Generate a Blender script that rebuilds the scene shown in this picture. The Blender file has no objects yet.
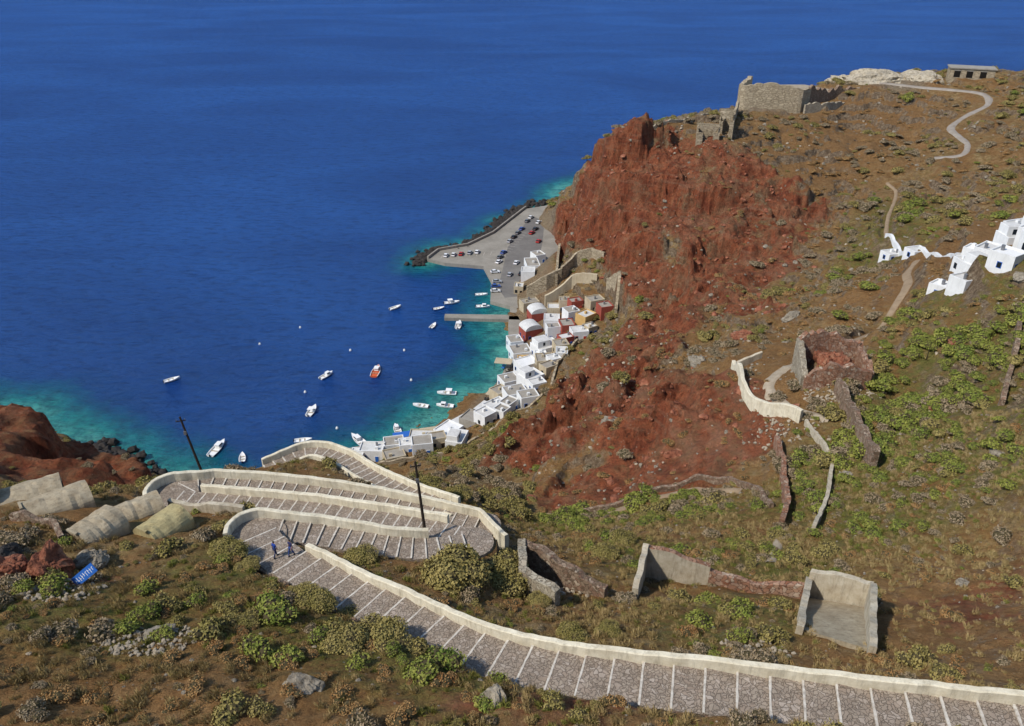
import bpy, math, random
import numpy as np
import bmesh
from mathutils import Vector, Matrix
random.seed(7); rng=np.random.default_rng(11)
R=math.radians
scene=bpy.context.scene
COL=scene.collection

# ------------------------------------------------------------------ noise
def _h(ix,iy,s):
    n=(ix.astype(np.int64)*374761393+iy.astype(np.int64)*668265263+s*974711)&0xffffffff
    n=((n^(n>>13))*1274126177)&0xffffffff
    return ((n^(n>>16))&0xffff)/65535.0
def vn(x,y,s=0):
    x=np.asarray(x,float);y=np.asarray(y,float)
    ix=np.floor(x);iy=np.floor(y);fx=x-ix;fy=y-iy
    fx=fx*fx*(3-2*fx);fy=fy*fy*(3-2*fy)
    a=_h(ix,iy,s);b=_h(ix+1,iy,s);c=_h(ix,iy+1,s);d=_h(ix+1,iy+1,s)
    return (a*(1-fx)+b*fx)*(1-fy)+(c*(1-fx)+d*fx)*fy
def fbm(x,y,wl,oct=4,s=0,ridge=False):
    t=0;amp=1;tot=0;f=1/wl
    for o in range(oct):
        ang=.6*o;ca,sa=math.cos(ang),math.sin(ang)
        n=vn((x*ca-y*sa)*f,(x*sa+y*ca)*f,s+o*17)
        if ridge:n=1-abs(2*n-1)
        t=t+n*amp;tot+=amp;amp*=.5;f*=2.03
    return t/tot
def sstep(a,b,v):
    t=np.clip((v-a)/(b-a),0,1);return t*t*(3-2*t)

# ------------------------------------------------------------------ terrain control heights (x east, y north, z up, metres)
CTL="""-29.8,30.4,99 -15.6,31.2,98 0,31.9,97 14.8,31.2,97.2 28.9,28.6,98.5 -18.5,39.5,95 -28.4,38.6,96 -34.9,38.6,97 -7.4,35.7,95.5 -34.2,49.4,92 -43.9,51.8,92 -27.6,53.4,90.5
-45.5,63.3,88 -53.5,66.1,87 -36.2,62.3,87.5 -42,70,85 -55,68.4,86 -24.9,46.7,92.5 -13.6,42.2,93 -120,159,38 -118,166,32 -116,171,16 -97.8,123.8,48 -101,142,32 -122,193,0 -155,216,0 -110,186,0 -108,194,-4 -134,215,-8 -174,230,-4
-48,189,3 -33,195,3 -18,195,5 -10,224,2 6,208,10 3,240,4 16,228,11 10,263,4 31,255,12 3,301,2 19,295,10 34,282,18 19,386,1 13,342,1 26,362,4 27,441,1 -5,288,-2 -12,276,-7 -14,237,-4 -38,226,-7 -46,378,-5 -7,436,-6 -15,352,-1 -54,221,-8
22,174,43 9,177,28 -10,159,22 -3,178,18 12,174,33 2,141,35 -9.3,95.9,65 -17,132,42 -5.4,106,55 -1.8,92.6,62 2.5,84.8,65 -7.3,73.6,78 -1.3,65.8,79 5.5,69,76 8.6,57,82 0.7,54,85 11.4,46.7,88 15.7,47.1,87.5 4.1,48.2,87.5 25.7,42,90 35.2,39.4,92 36,47.6,87
3.1,106.9,50 14.1,99.7,56 16.5,79.2,70 22.2,57,82 25,49.6,86 35,97.3,62 16.9,123.3,46 10,138,43 26,142,54 32.6,113.2,58 46,140,61 39.8,116.6,62 56.8,126.4,68.5 47.2,120.1,66 49.7,102.8,67.5 43.1,81.9,71 59.1,87.5,75 73.2,102.2,77 54,67.4,79 60.4,69.9,84 73,90.9,84
49.6,51.1,88 39.1,59,80 23.5,76.2,71 37,176,46 46,240,27 46,270,31 38,270,19 35,306,20 37,326,36 34,350,51 40,388,42 33,383,18
25,350,4 54,339,61 76,324,55 54,307,42 67,269,36 83,249,34 93,292,47 131,302,46 101,221,46 50,202,42 61,175,52 160,384,53 103,370,63
112,405,58 131,422,62 158,427,66 183,453,64 213,460,64 252,472,63.5 284,459,63 178,277,60 163,294,55 117,203,65 114,236,53 84,156,62 87.8,129.6,77 95,148,79 104,149,83 87.6,115.2,84 67.4,118.4,67
-30,100,62 -30,120,42 -30,150,20 -30,172,6 -60,90,62 -60,120,33 -60,150,8 -62,170,-4 -90,140,35 -75,182,-6 -48,196,-5 10,480,-8 60,500,-6 120,490,15 120,530,-5 200,500,35 200,550,-5 300,500,40 300,580,-5 500,520,40 500,600,-5 0,420,-8 -100,220,-14 -50,250,-16 -50,320,-20
0,15,104 -60,20,107 60,20,103 110,40,104 110,80,95 140,150,96 250,250,85 400,350,85 550,450,70 560,100,120 -110,40,100 -120,90,80 -170,130,60 -170,180,30 -190,225,-5 -200,300,-20 -60,500,-20"""
P=[tuple(float(a) for a in q.split(',')) for q in CTL.split()]
PATHS={
'A':([(33.6,31.8,96.3),(30.4,32.5,96),(22.5,34.3,95.2),(12.8,36.8,94),(6.2,38.4,93.2),(.6,40.3,92.4),(-3.9,42.5,91.8),(-9,46.2,91),(-13.6,49.4,90.2),(-17.8,52.7,89.4),(-21.9,56.1,88.6),(-24.4,59.1,88)],1.9),
'B':([(-24.0,60.6,87.8),(-18.8,60.5,87.1),(-12.8,59.6,86.6),(-8.5,59.6,86.2),(-4.6,60.6,85.9)],1.5),
'C':([(-4.6,61.6,85.8),(-11.5,64.2,85.3),(-22.7,67.4,84.6),(-31.9,69.1,84.2),(-37,70,84)],1.5),
'D':([(-37,71,83.9),(-35.8,73,83.5),(-27.6,73.1,82.9),(-20.7,72.3,82.5),(-12.6,70.8,82),(-4,68.4,81.5)],1.45),
'E':([(-3.6,69.4,81.3),(-7.5,72.3,80.8),(-12.1,75.6,80),(-17.7,80.4,79),(-22.6,85.6,78),(-27,87.6,77.6),(-32.1,84.6,77)],1.35)}
STEP={'A':2.1,'B':1.35,'C':1.35,'D':1.35,'E':1.35}
def catmull(pl,step):
    p=[np.array(q,float) for q in pl];p=[2*p[0]-p[1]]+p+[2*p[-1]-p[-2]]
    out=[]
    for i in range(1,len(p)-2):
        for t in np.linspace(0,1,14,endpoint=False):
            out.append(.5*((2*p[i])+(-p[i-1]+p[i+1])*t+(2*p[i-1]-5*p[i]+4*p[i+1]-p[i+2])*t*t+(-p[i-1]+3*p[i]-3*p[i+1]+p[i+2])*t**3))
    out.append(p[-2]);out=np.array(out)
    d=np.concatenate([[0],np.cumsum(np.hypot(*np.diff(out[:,:2],axis=0).T))])
    n=max(2,int(round(d[-1]/step))+1);s=np.linspace(0,d[-1],n)
    return np.stack([np.interp(s,d,out[:,k]) for k in range(out.shape[1])],1)
PS={k:catmull(v[0],STEP[k]) for k,v in PATHS.items()}
LAND=[(-24.6,59.8,87.8,2.7),(-4.0,61.1,85.8,2.2),(-37.6,70.8,83.95,2.6),(-3.2,69.0,81.35,2.0)]
for k,a in PS.items():
    for q in catmull(PATHS[k][0],1.5)[1:-1:5]:P.append(tuple(q))
P=np.array(P,float);keep=[]
for i,p in enumerate(P):
    if all((p[0]-P[j][0])**2+(p[1]-P[j][1])**2>1.5 for j in keep):keep.append(i)
P=P[keep]
def axis(segs):
    return np.concatenate([np.arange(a,b,s) for a,b,s in segs])
xs=axis([(-260,-180,5),(-180,-70,1.4),(-70,70,.5),(70,130,.85),(130,330,1.4),(330,620,6)])
o=[];y=10.
while y<620:
    o.append(y);y+=.5 if y<120 else (min(1.2,.5+(y-120)*.005) if y<400 else 2.2)
ys=np.array(o)
D=np.sqrt(((P[:,None,:2]-P[None,:,:2])**2).sum(2)+1.0);n=len(P)
A=np.zeros((n+3,n+3));A[:n,:n]=D-np.eye(n)*.3;A[:n,n]=1;A[:n,n+1:]=P[:,:2];A[n:,:n]=A[:n,n:].T
w=np.linalg.solve(A,np.concatenate([P[:,2],[0,0,0]]))
X,Y=np.meshgrid(xs,ys)
Z=w[n]+w[n+1]*X+w[n+2]*Y
for i in range(n):Z+=w[i]*np.sqrt((X-P[i,0])**2+(Y-P[i,1])**2+1)
def capsule(X,Y,c,soft=.5):
    x1,y1,x2,y2,r=c;dx,dy=x2-x1,y2-y1;L=dx*dx+dy*dy+1e-9
    t=np.clip(((X-x1)*dx+(Y-y1)*dy)/L,0,1);d=np.hypot(X-x1-t*dx,Y-y1-t*dy)
    return 1-sstep(r*(1-soft),r*(1+soft),d)
def blobs(X,Y,cs,soft=.5):
    m=np.zeros_like(X)
    for c in cs:m=np.maximum(m,capsule(X,Y,c,soft))
    return m
REDC=[(30,372,42,335,19),(45,332,72,295,25),(60,328,94,288,26),(90,292,78,256,22),(76,262,52,222,20),(52,225,28,182,16),(28,172,8,145,15),(22,150,36,120,13),(12,118,30,112,9),(-128,168,-100,145,24),(62,235,64,190,10),(44,300,48,262,9),(12,178,2,150,7)]
GREENC=[(60,90,80,118,17),(52,98,46,80,9),(8,97,24,100,8),(28,94,40,92,7),(90,150,100,135,10),(105,215,135,270,12),(16,72,30,70,8),(-16,44,-6,40,6),(-24,52,-14,46,6),(66,78,74,95,9),(16,50,24,54,5),(-34,44,-28,42,5)]
BROWNC=[(34,54,62,60,12),(38,46,60,48,8),(20,84,34,86,6),(44,125,58,150,14),(120,330,170,380,34),(90,180,120,200,14),(-40,36,-10,34,5),(0,75,8,70,5)]
PORT=[(-48,196,-30,199,7),(-30,199,-10,212,8),(-8,212,2,240,9),(2,240,10,265,10),(8,265,10,300,9),(5,303,10,340,11),(10,340,12,400,10),(-12,330,8,400,12)]
red=blobs(X,Y,REDC,.35);green=blobs(X,Y,GREENC,.6);port=blobs(X,Y,PORT,.3);brown=blobs(X,Y,BROWNC,.6)
gy,gx=np.gradient(Z,ys,xs);slope=np.hypot(gx,gy)
pd=np.full(X.shape,1e9);pz=np.zeros(X.shape)
for k,a in PS.items():
    hw=PATHS[k][1]
    for p,q in zip(a[:-1],a[1:]):
        i0=np.searchsorted(xs,min(p[0],q[0])-7);i1=np.searchsorted(xs,max(p[0],q[0])+7)
        j0=np.searchsorted(ys,min(p[1],q[1])-7);j1=np.searchsorted(ys,max(p[1],q[1])+7)
        sx,sy=X[j0:j1,i0:i1],Y[j0:j1,i0:i1];d=q[:2]-p[:2]
        t=np.clip(((sx-p[0])*d[0]+(sy-p[1])*d[1])/(d@d),0,1)
        ds=np.hypot(sx-p[0]-t*d[0],sy-p[1]-t*d[1])-hw
        b=pd[j0:j1,i0:i1];m=ds<b;b[m]=ds[m];pz[j0:j1,i0:i1][m]=(p[2]+t*(q[2]-p[2]))[m]
for lx,ly,lz,lr in LAND:
    ds=np.hypot(X-lx,Y-ly)-lr;m=ds<pd;pd[m]=ds[m];pz[m]=lz
nearpath=1-sstep(.3,3.5,pd)
ROAD=[(172,432),(186,424),(200,410),(211,399),(219,386),(214,371),(200,362),(190,352),(187,338),(185,327),(178,317),(169,320)]
TR1=[(146,306),(144,293),(128,262),(116,236)]
TR2=[(106,196),(99,186),(94,175),(86,164),(80,157),(72,149),(67,142),(60,137),(54,133)]
def lines(pls,r,soft):
    m=np.zeros_like(X)
    for pl in pls:
        for (a,b),(c,d) in zip(pl[:-1],pl[1:]):m=np.maximum(m,capsule(X,Y,(a,b,c,d,r),soft))
    return m
trail=np.maximum(lines([ROAD],4,.4),lines([TR1,TR2],2.0,.4))
cl=np.clip(sstep(.75,1.3,slope)*.7+red,0,1)*(1-port)*(1-nearpath)*(1-trail)
far=sstep(90,160,Y)
wx=X+9*(fbm(X,Y,18,3,5)-.5);wy=Y+9*(fbm(X,Y,18,3,9)-.5)
Z+=cl*(13*(fbm(wx,wy,24,5,21,True)-.62)+5.0*(fbm(wx,wy,7,4,23,True)-.6))*(.22+.78*far)
mask1=sstep(.3,.6,fbm(X,Y,33,3,90))
per=15.0;ph=Z/per+2.6*fbm(X,Y,38,4,3);fr=ph-np.floor(ph)
Z+=cl*far*per*(.35+.45*mask1)*(sstep(.33,.67,fr)-fr)
per=4.2;ph=Z/per+2.2*fbm(X,Y,14,4,13);fr=ph-np.floor(ph)
Z+=cl*far*per*.5*(sstep(.25,.75,fr)-fr)
Z+=cl*far*(fbm(X,Y,3.4,3,101,True)-.6)*2.2
gen=(1-port)*(1-nearpath)*(1-trail)
Z+=gen*((fbm(X,Y,9,4,31)-.5)*(1.5+2.6*far)+(fbm(X,Y,2.4,3,41)-.5)*.85)
Z+=gen*(1-cl)*far*(fbm(wx,wy,16,4,47,True)-.6)*4.0
ph=Z/3.4+1.5*fbm(X,Y,26,3,8);fr=ph-np.floor(ph)
Z+=gen*(1-cl)*far*(1-green*.6)*2.6*(sstep(.38,.62,fr)-fr)*sstep(.36,.55,fbm(X,Y,40,3,77))
ww=1-sstep(.35,1.15,pd)
Z=Z*(1-ww)+(pz-.4)*ww
ny,nx=Z.shape
def H(x,y):
    i=min(max(np.searchsorted(xs,x)-1,0),nx-2);j=min(max(np.searchsorted(ys,y)-1,0),ny-2)
    a=(x-xs[i])/(xs[i+1]-xs[i]);b=(y-ys[j])/(ys[j+1]-ys[j])
    return float((Z[j,i]*(1-a)+Z[j,i+1]*a)*(1-b)+(Z[j+1,i]*(1-a)+Z[j+1,i+1]*a)*b)
def samp(G,x,y):
    i=np.clip(np.searchsorted(xs,x)-1,0,nx-2);j=np.clip(np.searchsorted(ys,y)-1,0,ny-2)
    return G[j,i]
def Hs(x,y):
    i=np.clip(np.searchsorted(xs,x)-1,0,nx-2);j=np.clip(np.searchsorted(ys,y)-1,0,ny-2)
    a=(x-xs[i])/(xs[i+1]-xs[i]);b=(y-ys[j])/(ys[j+1]-ys[j])
    return (Z[j,i]*(1-a)+Z[j,i+1]*a)*(1-b)+(Z[j+1,i]*(1-a)+Z[j+1,i+1]*a)*b

# ------------------------------------------------------------------ material helpers
class NT:
    def __init__(s,name):
        s.m=bpy.data.materials.new(name);s.m.use_nodes=True;s.t=s.m.node_tree
        s.b=s.t.nodes['Principled BSDF'];s.b.inputs['Roughness'].default_value=.9
        s.b.inputs['Specular IOR Level'].default_value=.2
        s.c=s.t.nodes.new('ShaderNodeTexCoord').outputs['Object']
    def n(s,ty,**k):
        x=s.t.nodes.new(ty)
        for a,b in k.items():setattr(x,a,b)
        return x
    def L(s,a,b):s.t.links.new(a,b)
    def noise(s,scale,detail=5,rough=.6,vec=None,dist=0):
        x=s.n('ShaderNodeTexNoise');x.inputs['Scale'].default_value=scale;x.inputs['Detail'].default_value=detail
        x.inputs['Roughness'].default_value=rough;x.inputs['Distortion'].default_value=dist
        s.L(vec or s.c,x.inputs['Vector']);return x.outputs['Fac']
    def vor(s,scale,feature='F1',vec=None,out='Distance'):
        x=s.n('ShaderNodeTexVoronoi',feature=feature);x.inputs['Scale'].default_value=scale
        s.L(vec or s.c,x.inputs['Vector']);return x.outputs[out]
    def stretch(s,sx,sy,sz,rz=0):
        x=s.n('ShaderNodeMapping');x.inputs['Scale'].default_value=(sx,sy,sz);x.inputs['Rotation'].default_value=(0,0,rz);s.L(s.c,x.inputs['Vector']);return x.outputs[0]
    def ramp(s,f,stops):
        x=s.n('ShaderNodeValToRGB');e=x.color_ramp.elements
        while len(e)<len(stops):e.new(.5)
        for q,(p,c) in zip(e,stops):
            q.position=p;q.color=(c,c,c,1) if isinstance(c,(int,float)) else (*c,1)
        s.L(f,x.inputs[0]);return x.outputs[0]
    def mix(s,f,a,b,bt='MIX'):
        x=s.n('ShaderNodeMix',data_type='RGBA',blend_type=bt)
        for v,i in ((f,0),(a,6),(b,7)):
            if isinstance(v,(int,float)):x.inputs[i].default_value=v
            elif isinstance(v,tuple):x.inputs[i].default_value=(*v,1)
            else:s.L(v,x.inputs[i])
        return x.outputs[2]
    def math(s,op,a,b=0,clamp=False):
        x=s.n('ShaderNodeMath',operation=op);x.use_clamp=clamp
        for v,i in ((a,0),(b,1)):
            if isinstance(v,(int,float)):x.inputs[i].default_value=v
            else:s.L(v,x.inputs[i])
        return x.outputs[0]
    def bump(s,h,dist,strength=1,prev=None):
        x=s.n('ShaderNodeBump');x.inputs['Distance'].default_value=dist;x.inputs['Strength'].default_value=strength
        s.L(h,x.inputs['Height'])
        if prev:s.L(prev,x.inputs['Normal'])
        return x.outputs[0]
    def done(s,col,nrm=None,rough=None):
        if isinstance(col,tuple):s.b.inputs[0].default_value=(*col,1)
        else:s.L(col,s.b.inputs[0])
        if nrm:s.L(nrm,s.b.inputs['Normal'])
        if rough is not None:s.b.inputs['Roughness'].default_value=rough
        return s.m
def plaster(name,c,c2,scale=.8,rough=.85,bd=.02,k=.5):
    t=NT(name);f=t.ramp(t.noise(scale,8,.7),[(.35,0.0),(.7,1.0)]);col=t.mix(f,c,c2)
    st=t.ramp(t.noise(1.2,6,.7,vec=t.stretch(2.2,2.2,.35)),[(.5,0),(.75,k)])
    col=t.mix(st,col,tuple(a*.45 for a in c2))
    return t.done(col,t.bump(t.noise(9,6,.7),bd),rough)
def rockmat(name,c,c2,c3,scale=.5,bd=.5):
    t=NT(name);col=t.ramp(t.noise(scale,10,.75,dist=.4),[(.3,c2),(.5,c),(.7,c3)])
    cr=t.ramp(t.noise(scale*2.5,8,.75),[(.36,.8),(.5,0)]);col=t.mix(cr,col,tuple(a*.3 for a in c2))
    h=t.math('ADD',t.noise(scale*1.5,10,.72),t.math('MULTIPLY',t.vor(scale*2.2),.4))
    return t.done(col,t.bump(h,bd),.95)
def stone(name,cols,scale=3,mortar=(.12,.09,.06),bd=.08,mw=.06,courses=1.0):
    t=NT(name);base=t.stretch(1,1,courses)
    wv=t.n('ShaderNodeVectorMath',operation='ADD');nz=t.n('ShaderNodeTexNoise');nz.inputs['Scale'].default_value=1.5
    t.L(t.c,nz.inputs['Vector']);t.L(base,wv.inputs[0]);t.L(nz.outputs['Color'],wv.inputs[1]);v=wv.outputs[0]
    cc=t.vor(scale,vec=v,out='Color');sp=t.n('ShaderNodeSeparateColor');t.L(cc,sp.inputs[0])
    st=[(i/(max(1,len(cols)-1)),c) for i,c in enumerate(cols)]
    col=t.ramp(sp.outputs[0],st);e=t.vor(scale,'DISTANCE_TO_EDGE',vec=v)
    em=t.ramp(e,[(0,0),(mw,1)]);col=t.mix(em,mortar,col)
    col=t.mix(t.ramp(t.noise(.5,6,.7),[(.35,0),(.75,.55)]),col,tuple(x*.5 for x in cols[0]))
    h=t.math('ADD',em,t.math('MULTIPLY',t.noise(scale*4,5,.7),.6))
    return t.done(col,t.bump(h,bd),.95)
def plain(name,c,rough=.6,metal=0,var=.25,scale=3):
    t=NT(name);f=t.noise(scale,4,.6);col=t.mix(f,tuple(x*(1-var) for x in c),tuple(min(1,x*(1+var)) for x in c))
    t.b.inputs['Metallic'].default_value=metal
    return t.done(col,None,rough)
def foliage(name,a,b,c):
    t=NT(name);oi=t.n('ShaderNodeObjectInfo');col=t.mix(oi.outputs['Random'],a,b)
    f=t.ramp(t.noise(2.3,3,.6),[(.4,0),(.68,1)]);col=t.mix(f,col,c)
    g=t.noise(11,2,.5);col=t.mix(t.ramp(g,[(.35,.4),(.6,0)]),col,tuple(x*.4 for x in a))
    t.b.inputs['Specular IOR Level'].default_value=.1
    return t.done(col,None,.85)

M={}
M['cream']=plaster('cream_limewash',(.76,.70,.54),(.54,.47,.33),.9,.9,.03,.7)
M['oldcream']=plaster('weathered_plaster',(.56,.50,.38),(.38,.31,.21),.9,.9,.08,.8)
M['white']=plaster('white_limewash',(.80,.80,.78),(.66,.66,.64),.4,.8,.01,.25)
M['whiteroof']=plaster('white_roof',(.66,.65,.62),(.46,.45,.42),.4,.8,.01,.4)
M['beige']=plaster('beige_render',(.54,.46,.32),(.38,.30,.19),.3,.9,.02,.5)
M['ochre']=plaster('ochre_render',(.6,.40,.16),(.5,.31,.11),.3,.9,.02,.3)
M['redpl']=plaster('red_render',(.36,.085,.06),(.25,.06,.04),.3,.9,.02,.3)
M['greyroof']=plaster('concrete_roof',(.36,.33,.28),(.24,.21,.17),.3,.9,.02,.4)
M['concrete']=plaster('quay_concrete',(.33,.30,.25),(.21,.19,.155),.12,.9,.01,.5)
M['vault']=plaster('vault_plaster',(.46,.39,.27),(.28,.22,.14),.8,.95,.08,.7)
M['vaulty']=plaster('lichen_plaster',(.48,.41,.21),(.30,.24,.12),.8,.95,.08,.7)
M['stone']=stone('brown_rubble_stone',[(.16,.105,.065),(.34,.25,.17),(.26,.15,.10),(.46,.37,.27)],2.6)
M['redstone']=stone('red_rubble_stone',[(.24,.10,.055),(.42,.27,.18),(.30,.14,.08),(.50,.40,.30)],2.0,(.16,.09,.06))
M['bigstone']=stone('beige_masonry',[(.36,.29,.19),(.50,.41,.28),(.42,.34,.23)],.55,(.24,.18,.11),.15,.07,2.0)
M['palestone']=stone('pale_rubble_stone',[(.35,.3,.22),(.5,.44,.33),(.28,.22,.15)],2.2,(.2,.16,.11))
M['cobble']=stone('cobbled_steps',[(.27,.215,.165),(.38,.315,.245),(.32,.25,.19),(.46,.39,.32)],3.2,(.20,.155,.115),.04,.08)
M['paint']=plaster('white_step_paint',(.66,.62,.54),(.42,.36,.29),2.5,.8,.01,.7)
M['glass']=plain('dark_glass',(.015,.02,.025),.1)
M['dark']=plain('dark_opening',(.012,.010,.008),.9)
M['wood']=plain('dark_wood',(.035,.025,.018),.8)
M['bluewood']=plain('blue_paint',(.03,.13,.45),.5)
M['redwood']=plain('red_paint',(.45,.05,.03),.5)
M['metal']=plain('grey_metal',(.25,.25,.26),.4,.6)
M['rubber']=plain('tyre_rubber',(.015,.015,.015),.8)
M['bwhite']=plain('boat_white',(.80,.80,.78),.35,0,.06)
M['borange']=plain('boat_orange',(.62,.12,.04),.4,0,.1)
M['bblue']=plain('boat_blue',(.05,.16,.42),.4)
M['bdeck']=plain('boat_deck',(.42,.34,.22),.7)
M['asph']=plaster('asphalt',(.20,.185,.165),(.13,.12,.11),.15,.9,.01,.3)
M['dirt']=plaster('pale_dirt',(.42,.35,.26),(.28,.22,.145),.6,.95,.03,.4)
M['roadgrey']=plaster('worn_grey_road',(.34,.30,.25),(.24,.20,.16),.4,.95,.03,.4)
M['brn']=plaster('brown_dirt',(.34,.25,.16),(.23,.16,.095),.6,.95,.03,.3)
M['blkrock']=rockmat('black_lava_rock',(.05,.043,.038),(.025,.022,.02),(.09,.078,.066),.7,.3)
M['redrock']=rockmat('red_lava_rock',(.30,.11,.06),(.15,.05,.03),(.44,.25,.15),.8,.5)
M['palerock']=rockmat('pale_tuff_rock',(.48,.41,.30),(.30,.235,.15),(.60,.54,.42),.35,.9)
M['paleston']=plaster('pale_loose_stone',(.46,.39,.29),(.30,.24,.165),1.1,.95,.1,.4)
M['greyrock']=rockmat('grey_rock',(.28,.24,.18),(.15,.12,.085),(.42,.37,.29),1.1,.25)

# terrain material
t=NT('volcanic_hillside_ground')
at=t.n('ShaderNodeAttribute',attribute_name='zones');sp=t.n('ShaderNodeSeparateColor');t.L(at.outputs['Color'],sp.inputs[0])
rd,gr,pl_=sp.outputs[0],sp.outputs[1],sp.outputs[2]
a2=t.n('ShaderNodeAttribute',attribute_name='drysoil');ds_=a2.outputs['Fac']
n1=t.noise(.09,8,.68);n2=t.noise(.55,8,.74);n3=t.noise(3.2,6,.74);n4=t.noise(14,4,.7)
ground=t.ramp(n2,[(.32,(.20,.105,.040)),(.45,(.37,.22,.090)),(.56,(.50,.335,.15)),(.70,(.62,.47,.27))])
oli=t.ramp(n3,[(.3,(.15,.12,.034)),(.55,(.29,.235,.070)),(.75,(.42,.34,.12))])
om=t.math('MULTIPLY',t.ramp(t.noise(.35,7,.7,dist=.6),[(.47,0),(.64,.65)]),t.math('SUBTRACT',1.0,t.math('MULTIPLY',ds_,.7)))
ground=t.mix(om,ground,oli)
ground=t.mix(t.math('MAXIMUM',t.ramp(n1,[(.42,0),(.58,.75)]),t.math('MULTIPLY',ds_,.65)),ground,t.ramp(n3,[(.3,(.25,.11,.038)),(.6,(.46,.235,.085)),(.8,(.56,.35,.16))]))
grn=t.ramp(n3,[(.3,(.10,.11,.022)),(.55,(.21,.22,.042)),(.75,(.34,.34,.085))])
gm=t.math('MULTIPLY',gr,t.ramp(n2,[(.38,.05),(.58,.9)]))
ground=t.mix(gm,ground,grn)
st=t.noise(.16,8,.75,vec=t.stretch(1.2,1.2,.5))
redc=t.ramp(st,[(.30,(.15,.042,.024)),(.42,(.30,.080,.038)),(.53,(.44,.135,.060)),(.65,(.50,.21,.105)),(.78,(.50,.30,.17))])
redc=t.mix(t.ramp(t.noise(.7,8,.78,vec=t.stretch(1,1,.6)),[(.36,.8),(.52,0)]),redc,(.08,.032,.02))
layer=t.noise(.25,6,.6,vec=t.stretch(.15,.15,2.0));redc=t.mix(t.ramp(layer,[(.53,0),(.68,.5)]),redc,(.44,.25,.15))
bp=t.ramp(t.noise(.11,7,.7,dist=.5),[(.50,0),(.62,.6)]);redc=t.mix(bp,redc,t.ramp(n2,[(.35,(.17,.085,.045)),(.65,(.38,.24,.13))]))
rm=t.math('ADD',rd,t.math('MULTIPLY',t.math('SUBTRACT',t.noise(.10,9,.72,dist=.4),.5),2.0));rm=t.ramp(rm,[(.36,0),(.56,1)])
col=t.mix(rm,ground,redc)
geo=t.n('ShaderNodeNewGeometry');sn=t.n('ShaderNodeSeparateXYZ');t.L(geo.outputs['True Normal'],sn.inputs[0])
rock=t.ramp(t.noise(.8,8,.78),[(.34,(.11,.07,.042)),(.5,(.30,.21,.13)),(.66,(.52,.42,.29))])
stp=t.math('MULTIPLY',t.ramp(sn.outputs[2],[(.62,1),(.84,0)]),t.math('SUBTRACT',1.0,rm))
col=t.mix(stp,col,rock)
led=t.math('MULTIPLY',t.ramp(sn.outputs[2],[(.84,0),(.95,.55)]),t.ramp(t.noise(.2,6,.7),[(.45,.1),(.62,1)]));col=t.mix(t.math('MULTIPLY',led,rm),col,t.ramp(n2,[(.35,(.24,.12,.05)),(.65,(.42,.26,.12))]))
col=t.mix(t.math('MULTIPLY',pl_,t.ramp(n2,[(.3,.5),(.5,1)])),col,t.ramp(n3,[(.3,(.27,.20,.13)),(.7,(.46,.39,.29))]))
pv=t.vor(1.7);pm=t.ramp(pv,[(.10,1),(.17,0)]);pm=t.math('MULTIPLY',pm,t.ramp(t.noise(.3,5,.7),[(.5,0),(.62,1)]))
col=t.mix(pm,col,(.50,.44,.35))
col=t.mix(t.ramp(n4,[(.38,.35),(.52,0)]),col,(.05,.035,.018))
dk=t.ramp(t.noise(1.3,7,.8),[(.36,.45),(.46,0)]);col=t.mix(dk,col,(.06,.042,.02))
h=t.math('ADD',t.math('MULTIPLY',n2,2.0),t.math('ADD',t.math('MULTIPLY',n3,.8),t.math('MULTIPLY',n4,.22)))
b=t.bump(h,1.1,1.0);b=t.bump(st,4.0,1.0,b);M['ground']=t.done(col,b,.97)

# water: upwelling blue body colour plus a fresnel sky sheen
t=NT('aegean_sea_water')
at=t.n('ShaderNodeAttribute',attribute_name='shore');sh=at.outputs['Fac']
nz=t.noise(.06,5,.65)
s2=t.math('ADD',sh,t.math('MULTIPLY',t.math('SUBTRACT',nz,.5),.6))
col=t.ramp(s2,[(.0,(.011,.052,.215)),(.34,(.008,.052,.185)),(.54,(.006,.105,.18)),(.76,(.018,.24,.22)),(.97,(.10,.40,.32))])
seab=t.ramp(t.noise(.16,6,.7),[(.40,.6),(.56,0)]);dm=t.math('MULTIPLY',seab,t.ramp(sh,[(.35,0),(.6,1)]))
col=t.mix(dm,col,(.008,.055,.075))
cur=t.ramp(t.noise(.004,5,.6,vec=t.stretch(1,2.2,1,.3),dist=.8),[(.35,0),(.65,1)])
col=t.mix(t.math('MULTIPLY',t.math('MULTIPLY',cur,.7),t.math('SUBTRACT',1.0,sh)),col,(.020,.095,.34))
wv0=t.noise(.05,5,.6,vec=t.stretch(.6,1.5,1,.35));wv1=t.noise(.22,7,.68,vec=t.stretch(.6,1.5,1,.25));wv2=t.noise(.9,4,.6,vec=t.stretch(.6,1.4,1,-.15))
rip=t.ramp(wv1,[(.36,.55),(.5,0)]);col=t.mix(t.math('MULTIPLY',rip,t.math('SUBTRACT',1.0,sh)),col,(.004,.026,.12))
b=t.bump(wv0,5.0,.6);b=t.bump(wv1,4.0,.9,b);b=t.bump(wv2,.6,.8,b)
df=t.n('ShaderNodeBsdfDiffuse');t.L(col,df.inputs['Color']);t.L(b,df.inputs['Normal'])
gl=t.n('ShaderNodeBsdfGlossy');gl.inputs['Color'].default_value=(.40,.60,1.0,1);gl.inputs['Roughness'].default_value=.18;t.L(b,gl.inputs['Normal'])
fr_=t.n('ShaderNodeFresnel');fr_.inputs['IOR'].default_value=1.33;t.L(b,fr_.inputs['Normal'])
ms=t.n('ShaderNodeMixShader');t.L(t.math('MULTIPLY',fr_.outputs[0],.5,True),ms.inputs[0]);t.L(df.outputs[0],ms.inputs[1]);t.L(gl.outputs[0],ms.inputs[2])
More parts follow.
